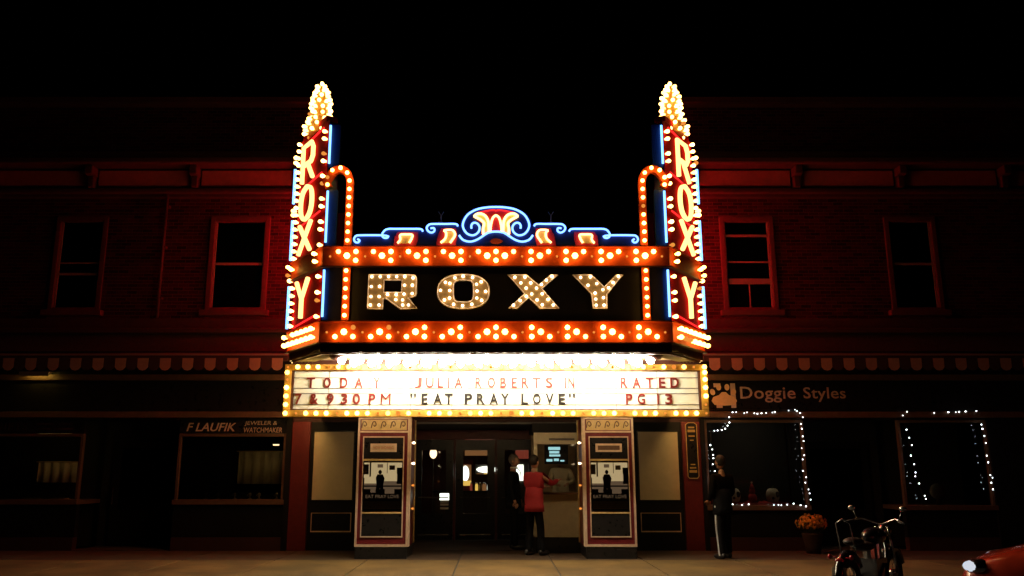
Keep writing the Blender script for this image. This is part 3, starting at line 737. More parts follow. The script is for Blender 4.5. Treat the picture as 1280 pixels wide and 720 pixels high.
# ------------------------------------------------------------------ poster cases
for s, side in ((-1, 'left'), (1, 'right')):
    P = thing('poster_case', (s*2.05, -1.7, G0), 'maroon poster case with gilt frieze standing %s of the entrance' % side, 'poster case', 'poster cases flanking the entrance')
    a, c = (-2.53, -1.58) if s < 0 else (1.6, 2.52)
    boxp('base', 'black_gloss', P, a + .01, c - .01, -1.68, -.62, G0, .355)
    boxp('cabinet', 'maroon_case', P, a, c, -1.66, -.6, .358, 2.655)
    YP = -1.66
    def strip(m, x0, x1, z0, z1, t=.03, name='moulding', par=P): return boxp(name, m, par, x0, x1, YP - t, YP - .001, z0, z1)
    w = MB()                                                  # outer cream moulding
    w.box(a, a + .035, YP - .03, YP - .001, .36, 2.65).box(c - .035, c, YP - .03, YP - .001, .36, 2.65)
    w.box(a + .035, c - .035, YP - .03, YP - .001, .36, .4).box(a + .035, c - .035, YP - .03, YP - .001, 2.615, 2.65).box(a + .035, c - .035, YP - .028, YP - .001, 2.37, 2.4)
    w.build('moulding', 'trim_cream', P)
    f = strip('gold_ornament', a + .06, c - .06, 2.415, 2.6, .012, 'frieze')
    for k in range(5):                                        # scrolls on the frieze
        x = a + .12 + (c - a - .24)*k/4; q = .06
        sc = smooth_path([(x - q, 2.45), (x - q*.6, 2.55), (x, 2.57), (x + q*.5, 2.52), (x, 2.48), (x - q*.3, 2.51)], 3)
        MB().tube([(p.x, YP - .016, p.y) for p in sc], .009, 5).build('scroll', 'wood_brown', f)
    w = MB(); i0, i1 = a + .115, c - .115                      # inner frame around header, poster, lower panel
    w.box(i0 - .018, i0, YP - .024, YP - .001, .52, 2.3).box(i1, i1 + .018, YP - .024, YP - .001, .52, 2.3)
    w.box(i0, i1, YP - .024, YP - .001, .52, .54).box(i0, i1, YP - .024, YP - .001, 2.28, 2.3)
    w.build('inner_moulding', 'trim_cream', P)
    strip('gold_ornament', i0, i1, .93, .96, .022, 'cross_rail'); strip('gold_ornament', i0, i1, 1.86, 1.895, .022, 'cross_rail')
    boxp('panel', 'black_gloss', P, i0, i1, YP - .008, YP - .001, .545, .925)
    boxp('panel', 'black_gloss', P, i0, i1, YP - .008, YP - .001, 1.9, 2.275)
    h = boxp('header_plate', 'trim_cream', P, (i0 + i1)/2 - .24, (i0 + i1)/2 + .24, YP - .022, YP - .0085, 2.02, 2.17)
    boxp('header_inset', 'gold_pale' if s < 0 else 'wood_brown', h, (i0 + i1)/2 - .2, (i0 + i1)/2 + .2, YP - .0235, YP - .0225, 2.055, 2.135)
    if s < 0: link('lettering', text_mesh('lettering', 'NOW SHOWING', .002, 'plate_red', .36, .05), h, ((i0 + i1)/2, YP - .026, 2.07))
    po = boxp('poster', 'poster_dark', P, i0, i1, YP - .006, YP - .001, .965, 1.855)
    def pp(m, x0, x1, z0, z1, k): boxp('print', m, po, i0 + (i1 - i0)*x0, i0 + (i1 - i0)*x1, YP - .007 - .0012*k, YP - .0062 - .0012*k, z0, z1)
    pp('print_glow', .02, .98, 1.56, 1.83, 0); pp('print_glow_dim', .03, .97, 1.36, 1.56, 0)
    pp('poster_tan', .0, .14, 1.62, 1.8, 1); pp('poster_dark', .85, 1, 1.45, 1.74, 1); pp('print_glow', .04, .34, 1.46, 1.62, 1); pp('print_glow', .54, .86, 1.5, 1.63, 2); pp('poster_dark', .0, 1, 1.40, 1.425, 1)
    for q, (p0, p1, z0, z1) in enumerate(((.16, .2, 1.58, 1.83), (.6, .615, 1.64, 1.83), (.36, .5, 1.74, 1.8), (.66, .8, 1.7, 1.78), (.2, .34, 1.3, 1.38), (.56, .8, 1.28, 1.36))): pp(('poster_tan', 'poster_tan', 'print_glow_dim', 'poster_cream', 'print_glow_dim', 'print_glow_dim')[q], p0, p1, z0, z1, 3 + q % 2)
    for q in range(4): pp('poster_tan', .04, .96, 1.02 + q*.035, 1.035 + q*.035, 0)
    xm = i0 + (i1 - i0)*.43
    fig = MB().ball((xm, YP - .01, 1.66), .032, .004, .04, 10, 6); fig.build('print', 'poster_dark', po)
    link('print', shape_mesh('print', [[(xm-.06,1.42),(xm-.075,1.56),(xm-.05,1.62),(xm+.05,1.62),(xm+.085,1.55),(xm+.06,1.42),(xm+.08,1.31),(xm+.02,1.31),(xm,1.38),(xm-.02,1.31),(xm-.08,1.31)]], .003, 'poster_dark'), po, (0, YP - .014, 0))
    link('lettering', text_mesh('lettering', 'EAT PRAY LOVE', .002, 'print_glow_dim', .6, .06), po, ((i0 + i1)/2, YP - .0095, 1.2))
    boxp('glass', 'clear_glass', P, i0, i1, YP - .020, YP - .018, .965, 1.855)
    xi = c if s < 0 else a                                     # bulbs and trim on the side facing the entrance
    sd = -s
    a2, c2_ = sorted((xi, xi + sd*.025)); boxp('side_moulding', 'trim_cream', P, a2 + (.001 if sd > 0 else 0), c2_ - (.001 if sd < 0 else 0), -1.66, -1.56, .36, 2.65)
    boxp('side_trim', 'gold_ornament', P, a2 + (.001 if sd > 0 else 0), c2_ - (.001 if sd < 0 else 0), -.72, -.66, .36, 2.65)
    for z in (1.0, 1.42, 1.82, 2.2) : bulb(P, (xi + sd*.001, -1.2, z), .022, 'bulb_dim' if z < 1.5 else 'bulb_small', (0, 0, sd*R(90)))

# ------------------------------------------------------------------ ticket booth
K = thing('ticket_booth', (1.22, -.1, G0), 'beige ticket booth with a counter window beside the right poster case', 'ticket booth')
x0, x1, y0, y1 = .74, 1.72, -.55, .75
boxp('base', 'black_gloss', K, x0 + .02, x1, y0 + .03, y1, G0, .44)
boxp('front_panel', 'beige', K, x0, x1, y0, y0 + .06, .443, 1.24)
boxp('counter', 'wood_brown', K, x0 - .04, x1 + .02, y0 - .16, y0 + .2, 1.243, 1.285, bevel=.006)
boxp('header', 'beige', K, x0, x1, y0, y0 + .06, 2.2, 2.42)
boxp('header_slot', 'rail', K, x0 + .3, x1 - .18, y0 - .012, y0 - .001, 2.27, 2.31)
boxp('hood', 'black_paint', K, x0 - .03, x1 + .03, y0 - .03, y1 + .05, 2.423, 2.6)
for a, c in ((x0, x0 + .07), (x1 - .12, x1)): boxp('post', 'beige', K, a, c, y0, y0 + .06, 1.288, 2.197)
boxp('side_wall', 'beige', K, x0, x0 + .05, y0 + .063, y1, .443, 1.24)
boxp('side_wall', 'beige', K, x1 - .05, x1, y0 + .063, y1, .443, 2.42)
boxp('back_wall', 'poster_tan', K, x0, x1 - .053, y1 - .05, y1, .443, 2.42)
boxp('pane', 'clear_glass', K, x0 + .07, x1 - .12, y0 + .03, y0 + .036, 1.5, 2.197)
boxp('ceiling_lamp', 'lamp_warm', K, x1 - .4, x1 - .22, y0 + .12, y0 + .2, 2.385, 2.41)
sg = thing('price_sign', (1.14, .05, 1.9), 'small lit cyan price board hanging inside the ticket booth', 'sign')
boxp('case', 'black_gloss', sg, .98, 1.46, .03, .07, 1.82, 2.2)
for k, (p, q, u, v) in enumerate(((1.06, 1.3, 2.1, 2.16), (1.08, 1.28, 2.03, 2.08), (1.08, 1.3, 1.97, 2.01), (1.02, 1.14, 1.87, 1.92), (1.17, 1.27, 1.88, 1.93), (1.3, 1.38, 1.87, 1.9))):
    boxp('lit_line', 'sign_cyan', sg, p, q, .024, .029, u, v)

# ------------------------------------------------------------------ things inside the lobby
lamp = thing('wall_lamp', (-1.5, 3.2, 2.05), 'glowing oval lamp seen through the leftmost entrance door', 'lamp')
MB().ball((-1.5, 3.2, 2.1), .085, .085, .12, 12, 8).build('globe', 'lamp_warm', lamp, True)
boxp('stem', 'rail', lamp, -1.51, -1.49, 3.19, 3.21, 1.9, 1.98); MB().tube([(-1.5, 3.2, 1.92), (-1.5, 3.2, G0)], .015, 6).build('pole', 'rail', lamp)
nt = thing('notice_sheet', (-1.2, 2.38, .95), 'white notice sheets taped low on the left entrance door', 'notice')
boxp('sheet', 'white_glow', nt, -1.28, -1.07, 2.405, 2.409, 1.04, 1.19)  # upper sheet made to glow, the light on it put into its colour
for z in (.84, .92, .98): boxp('sheet', 'board_white', nt, -1.27, -1.08, 2.405, 2.409, z, z + .045)
cc = thing('concession_counter', (-.3, 5.2, G0), 'dark concession counter seen through the glass doors', 'counter')
boxp('counter', 'wood_brown', cc, -1.6, 1.8, 4.9, 5.5, G0, 1.15); boxp('top', 'black_gloss', cc, -1.65, 1.85, 4.85, 5.55, 1.153, 1.2)
pc = thing('popcorn_machine', (-.75, 5.1, 1.2), 'small bright popcorn machine on the lobby counter', 'popcorn machine')
boxp('base', 'plate_red', pc, -.95, -.62, 5.0, 5.3, 1.2, 1.32); MB().ball((-.8, 5.14, 1.63), .1, .1, .2, 14, 10).build('lit_case', 'white_glow', pc, True); boxp('back_panel', 'amber_glow', pc, -.92, -.65, 5.25, 5.28, 1.45, 1.85); boxp('roof', 'plate_red', pc, -.96, -.61, 4.99, 5.31, 1.86, 1.98); boxp('popcorn', 'yellow_glow', pc, -.92, -.65, 5.02, 5.28, 1.323, 1.447)
mb_ = thing('menu_light_box', (-.3, 5.0, 1.7), 'long glowing menu light box above the lobby counter', 'light box')
MB().ball((-.24, 4.97, 1.73), .27, .03, .085, 18, 8).build('face', 'white_glow', mb_, True); [boxp('price_strip', 'yellow_glow' if k % 2 else 'amber_glow', mb_, -.5 + .18*k, -.36 + .18*k, 4.985, 4.999, 1.615, 1.635) for k in range(3)]; boxp('box', 'rail', mb_, -.54, .06, 5.0, 5.08, 1.60, 1.86)
boxp('hanger', 'rail', mb_, -.5, -.48, 5.02, 5.04, 1.86, 3.0); boxp('hanger', 'rail', mb_, .02, .04, 5.02, 5.04, 1.86, 3.0)
for (x, z, m, label) in ((-.42, 2.42, 'red_glow', 'upper'), (-.42, 2.14, 'amber_glow', 'lower')):
    b_ = thing('lobby_sign', (x, 4.7, z), 'dull red glowing strip hanging in the lobby, %s of two' % label, 'sign')
    boxp('face', m, b_, x - .38, x + .34, 4.69, 4.7, z - .06, z + .07); boxp('back', 'rail', b_, x - .39, x + .35, 4.70, 4.74, z - .07, z + .08)
for i, (x, z, r, m, lab) in enumerate(((-.5, 1.22, .035, 'yellow_glow', 'left'), (-.3, 1.22, .05, 'amber_glow', 'middle'), (-.1, 1.22, .05, 'red_glow', 'right'), (-.64, 1.22, .03, 'red_glow', 'far left short'), (-.2, 1.22, .028, 'white_glow', 'small white'), (-.4, 1.22, .03, 'gold_pale', 'small unlit'), (.45, 1.22, .04, 'yellow_glow', 'far right'))):
    j = thing('candy_jar', (x, 5.0, 1.2), '%s candy jar on the lobby counter' % lab, 'jar', 'candy jars on the counter')  # all but the unlit jar glow, in place of small lobby lights
    MB().lathe([(r, 0), (r*1.1, .05), (r, .14), (r*.7, .17)], (x, 4.95, 1.201), 10).build('jar', m, j, True); MB().lathe([(r*.75, .17), (r*.8, .19), (r*.3, .21)], (x, 4.95, 1.202), 10).build('lid', 'chrome', j, True)
wl = thing('vending_front', (.62, 4.6, G0), 'bright drinks cooler glowing between the two people at the booth', 'cooler')
boxp('cabinet', 'rail', wl, .4, .9, 4.62, 5.2, G0, 2.5); boxp('lit_door', 'white_glow', wl, .52, .7, 4.6, 4.618, 1.45, 1.85); boxp('crown', 'red_glow', wl, .5, .86, 4.6, 4.618, 2.0, 2.3)

# ------------------------------------------------------------------ people
def skin(name, verts, edges, m, parent, sub=2):
    """verts {key:(pos, rx, ry)}; first key is the root"""
    keys = list(verts); me = bpy.data.meshes.new(name)
    me.from_pydata([verts[k][0] for k in keys], [(keys.index(a), keys.index(b)) for a, b in edges], [])
    o = bpy.data.objects.new(name, me); COL.objects.link(o)
    o.modifiers.new('s', 'SKIN').use_smooth_shade = True
    for i, k in enumerate(keys):
        d = me.skin_vertices[0].data[i]; d.radius = verts[k][1:3]; d.use_root = (i == 0)
    if sub: ss = o.modifiers.new('u', 'SUBSURF'); ss.levels = sub; ss.render_levels = sub
    dg = bpy.context.evaluated_depsgraph_get(); dg.update()
    out = bpy.data.meshes.new_from_object(o.evaluated_get(dg)); bpy.data.objects.remove(o)
    return out
def joined(name, meshes, m):
    bm = bmesh.new()
    for me in meshes: bm.from_mesh(me)
    me = bpy.data.meshes.new(name); bm.to_mesh(me); bm.free()
    me.materials.clear(); me.materials.append(MATS[m]); me.polygons.foreach_set('use_smooth', [True]*len(me.polygons)); return me
def person(loc, rz, H, label, top, legs, hair, hands, coat=.62, bulk=1.0, shirt=None, stripe=False, stance=.0, long_hair=False, head_turn=0, seat=False):
    """local axes: x to the person's right... facing +y; hands = ((elbow, hand) left, right) in metres for a 1.8 m body"""
    k = H / 1.8
    p = thing('person', loc, label, 'person'); p.rotation_euler = (0, 0, rz)
    V = lambda x, y, z: (x*k, y*k, z*k)
    def put(name, me):
        o = bpy.data.objects.new(name, me); COL.objects.link(o); o.parent = p; return o
    b = bulk
    J = {'pel': (V(0,0,.98), .10*b*k, .08*k), 'waist': (V(0,.0,1.12), .09*b*k, .07*k), 'chest': (V(0,-.01,1.33), .11*b*k, .08*k), 'nb': (V(0,-.02,1.48), .05*k, .05*k), 'nk': (V(0,.0,1.57), .055*k, .055*k)}
    E = [('pel','waist'),('waist','chest'),('chest','nb'),('nb','nk')]
    legE = []; legJ = {'pel': (V(0,0,.95), .115*b*k, .085*k)}
    armJ = {'waist': (V(0,0,1.08), .15*b*k, .12*k), 'chest': (V(0,-.01,1.33), .18*b*k, .13*k), 'nb': (V(0,-.015,1.50), .085*k, .08*k)}; armE = [('waist','chest'),('chest','nb')]
    shoes = []; fingers = []
    for si, sx in ((0, -1), (1, 1)):
        st = stance*(1 if sx > 0 else -1); n = str(si)
        hip, kn, an, toe = V(sx*.09,0,.9), V(sx*.105,.02+st*.5,.5), V(sx*.11,st,.09), V(sx*.125,st+.15,.035)
        J['h'+n] = (hip, .06*k, .06*k); J['k'+n] = (kn, .045*k, .045*k); J['a'+n] = (an, .035*k, .035*k)
        E += [('pel','h'+n),('h'+n,'k'+n),('k'+n,'a'+n)]
        legJ['h'+n] = (V(sx*.085,0,.84), .085*k, .09*k); legJ['k'+n] = (kn, .075*k, .078*k); legJ['a'+n] = (V(sx*.11, st, .05), .066*k, .075*k)
        legE += [('pel','h'+n),('h'+n,'k'+n),('k'+n,'a'+n)]
        sh = MB().ball(V(sx*.12, st+.07, .045), .05*k, .145*k, .05*k, 12, 8); sh.ball(V(sx*.115, st-.02, .06), .045*k, .06*k, .06*k, 10, 6)
        shoes.append(sh.mesh('shoe', 'shoe', True))
        el, ha = hands[si]; s0 = V(sx*.19*b, -.01, 1.42); el, ha = V(*el), V(*ha)
        wr = tuple(Vector(el).lerp(Vector(ha), .82)); 
        J['s'+n] = (s0, .035*k, .035*k); J['e'+n] = (el, .032*k, .032*k); J['w'+n] = (wr, .027*k, .025*k); J['p'+n] = (ha, .04*k, .02*k)
        E += [('chest','s'+n),('s'+n,'e'+n),('e'+n,'w'+n),('w'+n,'p'+n)]
        armJ['s'+n] = (s0, .075*k, .075*k); armJ['e'+n] = (el, .058*k, .058*k); armJ['w'+n] = (tuple(Vector(el).lerp(Vector(ha), .78)), .042*k, .042*k)
        armE += [('chest','s'+n),('s'+n,'e'+n),('e'+n,'w'+n)]
        d = (Vector(ha) - Vector(el)).normalized(); side = d.cross(Vector((0,0,1))) if abs(d.z) < .8 else Vector((0,1,0)); side = (side - d*side.dot(d)).normalized(); nrm = d.cross(side)
        for f, ln in zip(range(4), (.075, .085, .08, .062)):
            r0 = Vector(ha) + side*(f - 1.5)*.02*k
            fingers.append(MB().tube([r0, r0 + d*ln*.6*k, r0 + (d*ln + nrm*.02)*k], [.0095*k, .009*k, .0065*k], 6).mesh('f', 'skin', True))
        r0 = Vector(ha) - d*.03*k - side*.03*k
        fingers.append(MB().tube([r0, r0 + (d*.03 - side*.03)*k, r0 + (d*.06 - side*.035)*k], [.012*k, .011*k, .008*k], 6).mesh('f', 'skin', True))
    # head: jaw, nose, ears
    hd = MB().ball((0, 0, 0), .078, .098, .122, 16, 12)
    hd.v = [(x*(1 - .25*max(0, -z/.122)), y*(1 - .12*max(0, -z/.122)) + .012*max(0, -z/.122), z) for x, y, z in hd.v]
    hd.add([(-.014,.092,.0),(.014,.092,.0),(0,.118,-.035),(0,.09,-.045),(0,.095,.03)], [(0,2,4),(1,4,2),(0,3,2),(1,2,3)])
    for sx in (-1, 1): hd.ball((sx*.078, -.005, -.01), .012, .022, .032, 8, 6)
    rot = Matrix.Rotation(head_turn, 4, 'Z'); hc = Vector(V(0, .015, 1.68))
    def headpart(mb, m, nm): 
        mb.v = [tuple(hc + rot @ (Vector(v)*k)) for v in mb.v]; return mb.mesh(nm, m, True)
    body = joined('body', [skin('b', J, E, 'skin', p), headpart(hd, 'skin', 'h')] + fingers, 'skin'); put('body', body)
    fc = MB()
    for sx in (-1, 1): fc.ball((sx*.03, .086, .012), .012, .008, .008, 8, 5)
    put('eyes', headpart(fc, 'hair_dark', 'eyes')); put('mouth', headpart(MB().box(-.025, .025, .084, .093, -.062, -.054), 'maroon', 'mouth'))
    hr = MB().ball((0, -.018, .03), .09, .104, .112, 14, 10)
    hr.v = [(x, y if z > .045 or y < .02 else .02 + (y-.02)*.15, z if z > -.06 else -.06) for x, y, z in hr.v]
    if long_hair: hr.ball((0, -.06, -.08), .075, .05, .12, 12, 8)
    put('hair', headpart(hr, hair, 'hair'))
    put('trousers', joined('trousers', [skin('t', legJ, legE, legs, p)], legs))
    for sm in shoes: put('shoe', sm)
    tj = [skin('j', armJ, armE, top, p)]
    rg = [(.165*b, .125, 1.22), (.178*b, .14, 1.05), (.185*b, .145, .9), (.19*b, .15, coat + .12), (.19*b, .15, coat)]
    sk = MB()
    for rx, ry, z in rg:
        for i in range(16):
            a = 2*math.pi*i/16; wv = 1 + .035*math.sin(a*5 + z*9); sk.v.append(V(rx*wv*math.cos(a), ry*wv*math.sin(a), z))
    for i in range(len(rg) - 1):
        for j in range(16): sk.f.append((i*16 + j, (i+1)*16 + j, (i+1)*16 + (j+1) % 16, i*16 + (j+1) % 16))
    sk.f.append(tuple(range(16))); sk.f.append(tuple(reversed(range(64, 80))))
    tj.append(sk.mesh('s', top, True)); put('jacket', joined('jacket', tj, top))
    if shirt:
        c = MB().add([V(-.05,.09,1.53), V(.05,.09,1.53), V(.07,.06,1.55), V(-.07,.06,1.55), V(0,.155,1.24), V(-.045,.14,1.46), V(.045,.14,1.46)], [(5,4,6),(0,5,6,1),(3,0,1,2)])
        c.tube([V(.066*math.cos(t), .01 + .066*math.sin(t), 1.545) for t in [2*math.pi*i/12 for i in range(12)]], .018*k, 6, True)
        put('shirt', c.mesh('shirt', shirt, True))
    if stripe:
        for sx in (-1, 1):
            w = MB(); pts = [V(sx*.19, 0, .92), V(sx*.187, .02 + stance*sx*.5, .5), V(sx*.18, stance*sx, .06)]
            for q in pts: w.v += [(q[0], q[1] - .014, q[2]), (q[0], q[1] + .014, q[2]), (q[0] - sx*.02, q[1] - .014, q[2]), (q[0] - sx*.02, q[1] + .014, q[2])]
            for i in range(2): o = i*4; w.f += [(o, o+1, o+5, o+4), (o+2, o+6, o+7, o+3), (o, o+4, o+6, o+2), (o+1, o+3, o+7, o+5)]
            put('side_stripe', w.mesh('side_stripe', 'stripe'))
    return p
HANG = (((-.25, .0, 1.14), (-.24, .1, .86)), ((.25, .0, 1.14), (.24, .1, .86)))
person((.36, .25, G0), R(-105), 1.86, 'grey-haired person in a black suit and white shirt beside the ticket queue', 'suit', 'suit', 'hair_grey', HANG, .78, 1.0, 'shirt', stance=.05)
person((.72, -1.0, G0), R(-42), 1.82, 'person in a bright red jacket reaching to the ticket booth counter', 'red_jacket', 'dark_cloth', 'hair_dark',
       (((-.22, .22, 1.2), (-.05, .45, 1.22)), ((.26, .2, 1.28), (.2, .5, 1.36))), .78, 1.08, stance=.06, long_hair=False)
person((1.32, .3, .42), R(180), 1.6, 'ticket seller in a cream top behind the booth window', 'cream_cloth', 'dark_cloth', 'hair_dark',
       (((-.28, .12, 1.2), (-.1, .34, 1.12)), ((.26, .12, 1.2), (.1, .36, 1.12))), .8, 1.05)
person((4.1, -1.62, G0), R(28), 1.8, 'person in dark clothes with white-striped trousers by the shop window', 'dark_cloth', 'dark_cloth', 'hair_dark', (((-.25, .0, 1.14), (-.15, .2, .98)), ((.25, .0, 1.14), (.15, .2, .98))), .76, 1.05, stripe=True, stance=.04)

# ------------------------------------------------------------------ wall plaque
pl = thing('wall_plaque', (3.95, -.07, 1.6), 'narrow black plaque with gold lines on the pilaster right of the marquee', 'sign')
xc = 3.95; lp = [(xc - .11, 1.58), (xc - .08, 1.54), (xc + .08, 1.54), (xc + .11, 1.58), (xc + .11, 2.6), (xc + .06, 2.64), (xc - .06, 2.64), (xc - .11, 2.6)]
link('board', shape_mesh('board', [lp], .02, 'black_gloss'), pl, (0, -.085, 0))
MB().tube([(x, -.088, z) for x, z in lp], .009, 5, True).build('rim', 'gold_ornament', pl)
for (z, h, w_) in ((2.53, .03, .08), (2.45, .05, .1), (2.36, .025, .08), (2.28, .02, .05), (1.8, .02, .06), (1.73, .03, .08), (1.65, .05, .1)):
    boxp('print', 'gold_print', pl, xc - w_/1.3, xc + w_/1.3, -.0875, -.0855, z, z + h)

# ------------------------------------------------------------------ shop sign and lettering
D = thing('shop_sign', (6, -.15, 2.87), 'black shop sign with tan paw print reading Doggie Styles', 'sign')
boxp('board', 'black_gloss', D, 4.32, 8.9, -.05, -.022, 2.9, 3.46)
pw = boxp('paw_board', 'pink_print', D, 4.8, 4.9, -.056, -.051, 2.94, 3.44); boxp('paw_leg', 'pink_print', D, 4.46, 4.6, -.056, -.051, 3.36, 3.44)
boxp('paw_leg', 'pink_print', D, 4.5, 4.62, -.056, -.051, 2.94, 3.0)
def disc(cx_, cz, rx, rz, n=20, rot=0): return [(cx_ + rx*math.cos(t)*math.cos(rot) - rz*math.sin(t)*math.sin(rot), cz + rx*math.cos(t)*math.sin(rot) + rz*math.sin(t)*math.cos(rot)) for t in [2*math.pi*i/n for i in range(n)]]
pad = [(4.4, 3.08), (4.46, 3.0), (4.66, 2.985), (4.86, 3.0), (4.92, 3.08), (4.88, 3.16), (4.76, 3.2), (4.7, 3.26), (4.62, 3.26), (4.56, 3.2), (4.44, 3.16)]
for nm, lpq in (('paw_pad', pad), ('paw_toe', disc(4.43, 3.26, .05, .065, rot=.3)), ('paw_toe', disc(4.56, 3.36, .05, .065)), ('paw_toe', disc(4.73, 3.36, .05, .065)), ('paw_toe', disc(4.86, 3.26, .05, .065, rot=-.3))):
    link(nm, shape_mesh(nm, [lpq], .006, 'paw_tan'), D, (0, -.0635, 0))
link('lettering', text_mesh('lettering', 'Doggie', .006, 'pink_print', 1.13, .32, bold=.008, sp=1.05), D, (5.56, -.0572, 3.05))
link('lettering', text_mesh('lettering', 'Styles', .006, 'pink_print', .86, .3, bold=.008, sp=1.05), D, (6.72, -.0572, 3.06))
J = thing('window_lettering', (-5.3, -.04, 2.45), 'red and white F LAUFIK jeweller lettering above the lit display window', 'sign')
link('lettering', text_mesh('lettering', 'F LAUFIK', .004, 'pink_print', 1.0, .17, shear=.25, bold=.012), J, (-5.78, -.036, 2.47))
link('lettering', text_mesh('lettering', 'JEWELER &', .004, 'pink_print', .66, .1, shear=.1), J, (-4.78, -.036, 2.575))
link('lettering', text_mesh('lettering', 'WATCHMAKER', .004, 'pink_print', .78, .1, shear=.1), J, (-4.73, -.036, 2.445))
J2 = thing('window_lettering', (-9.3, -.04, 2.45), 'faint pale GIFTS lettering above the leftmost display window', 'sign')
link('lettering', text_mesh('lettering', 'GIFTS', .004, 'stone_dark', .66, .15, bold=.008, sp=1.2), J2, (-9.85, -.036, 2.49))
for (a, c, z) in ((-9.34, -9.0, 2.6), (-9.28, -9.05, 2.5), (-8.86, -8.6, 2.6), (-8.95, -8.55, 2.5)): boxp('print_line', 'stone_dark', J2, a, c, -.036, -.032, z, z + .04)

# small lamp tucked under the left awning, lighting the fascia
lf = thing('fascia_lamp', (-9.35, -.3, 3.6), 'small lamp under the awning glowing yellow on the far left fascia', 'lamp')
boxp('hood', 'rail', lf, -9.65, -9.05, -.33, -.2, 3.625, 3.65); boxp('skirt', 'rail', lf, -9.65, -9.05, -.335, -.33, 3.56, 3.65); MB().tube([(-9.6, -.26, 3.605), (-9.1, -.26, 3.605)], .014, 8).build('tube', 'fascia_tube', lf)
boxp('bracket', 'rail', lf, -9.37, -9.33, -.2, -.02, 3.63, 3.65)

# ------------------------------------------------------------------ jeweller's window displays
def curtain(x0, x1, z0, z1, y, label):
    c = thing('curtain', ((x0 + x1)/2, y, z0), label, 'curtain')
    w = MB(); n = int((x1 - x0)/.03)
    for i in range(n + 1):
        x = x0 + (x1 - x0)*i/n; yy = y + .025*math.sin(i*.95) + .01*math.sin(i*2.3)
        for z in (z0, z1): w.v += [(x, yy, z), (x, yy + .01, z)]
    for i in range(n): o = i*4; w.f += [(o, o+4, o+6, o+2), (o+1, o+3, o+7, o+5), (o+2, o+6, o+7, o+3), (o, o+1, o+5, o+4)]
    w.build('fabric', 'blind', c, True)
    MB().tube([(x0 - .05, y, z1 + .01), (x1 + .05, y, z1 + .01)], .014, 6).build('rod', 'gold_ornament', c)
    return c
curtain(-5.42, -4.35, 1.42, 2.08, .75, 'tan pleated curtain at the back of the jeweller\'s window')
curtain(-9.62, -8.8, 1.45, 1.86, .75, 'short tan curtain in the leftmost shop window')
for i, x in enumerate((-5.95, -5.7, -5.36, -5.05, -4.86, -4.5)):
    st = thing('ring_stand', (x, .45, 1.11), 'small jewellery stand on the window shelf, %s from the left' % ('first','second','third','fourth','fifth','sixth')[i], 'jewellery stand', 'jewellery stands in the window')
    MB().lathe([(.05, 0), (.05, .015), (.015, .03), (.012, .07), (.03, .1), (.0305, .12), (.01, .14)], (x, .45, 1.112), 10).build('stand', 'trim_cream', st, True)
    MB().tube([(x + .045*math.cos(t), .4, 1.2 + .02*math.sin(t)) for t in [2*math.pi*k/10 for k in range(10)]], .005, 5, True).build('chain', 'gold_ornament', st)
for i, x in enumerate((-9.42, -8.86)):
    tr = thing('display_tray', (x, .3, 1.11), 'yellowish display tray on the leftmost window shelf, %s one' % ('nearer edge of frame', 'nearer doorway')[i], 'tray', 'display trays')
    boxp('base', 'gold_ornament', tr, x - .16, x + .16, .15, .4, 1.112, 1.13); boxp('lining', 'gold_pale', tr, x - .14, x + .14, .17, .38, 1.131, 1.15)
dl = thing('display_lamp', (-9.1, .3, 2.3), 'dim strip lamp inside the leftmost shop window', 'lamp')
boxp('housing', 'rail', dl, -9.5, -8.7, .2, .3, 2.43, 2.46); MB().tube([(-9.45, .25, 2.41), (-8.75, .25, 2.41)], .012, 8).build('tube', 'display_tube', dl)
dl = thing('display_lamp', (-4.7, .5, 2.2), 'small bright lamp at the top right of the jeweller\'s window', 'lamp')
boxp('tube', 'lamp_warm', dl, -4.62, -4.5, .4, .43, 2.2, 2.225); boxp('housing', 'rail', dl, -4.64, -4.48, .39, .44, 2.228, 2.25)
MB().tube([(-4.56, .415, 2.25), (-4.56, .415, 2.74)], .006, 5).build('cord', 'wire', dl)

# ------------------------------------------------------------------ fairy lights and the right shop's display
FM = MB().ball((0, 0, 0), .0115, None, None, 8, 6).mesh('fairy_bulb', 'fairy', True)
def fairy(label, pts, gap, y, drop):
    f = thing('fairy_lights', (pts[0][0], y, pts[0][1]), label, 'string lights', 'fairy lights round the shop windows')
    P = smooth_path(pts, 6); w = [(p.x + random.uniform(-.012, .012), y + random.uniform(-.01, .01), p.y + random.uniform(-.012, .012)) for p in P]
    MB().tube(w, .004, 4).build('wire', 'wire', f)
    d = 0; nx = 0
    for a, b_ in zip(w, w[1:]):
        a, b_ = Vector(a), Vector(b_); L_ = (b_ - a).length
        while nx <= d + L_:
            q = a.lerp(b_, (nx - d)/max(L_, 1e-6))
            if random.random() > drop: link('fairy_bulb', FM, f, (q.x + random.uniform(-.03, .03), q.y - .015, q.z + random.uniform(-.015, .015)))
            nx += gap*random.uniform(.55, 1.45)
        d += L_
fairy('fairy lights draped round the window under the paw-print sign', [(4.33, 1.1), (4.33, 1.5), (4.32, 2.0), (4.33, 2.4), (4.36, 2.47), (4.55, 2.5), (4.68, 2.62), (4.75, 2.84), (5.2, 2.82), (5.7, 2.85), (6.13, 2.86), (6.17, 2.5), (6.15, 2.0), (6.16, 1.5), (6.18, 1.06), (5.8, 1.03), (5.2, 1.04), (4.6, 1.02)], .105, -.14, .22)
fairy('fairy lights round the far right shop window', [(8.5, 1.15), (8.42, 1.4), (8.36, 1.7), (8.32, 2.1), (8.28, 2.5), (8.25, 2.78), (8.4, 2.86), (9.0, 2.84), (9.6, 2.86), (9.78, 2.8), (9.82, 2.4), (9.84, 2.0), (9.85, 1.6), (9.86, 1.3)], .12, -.14, .3)
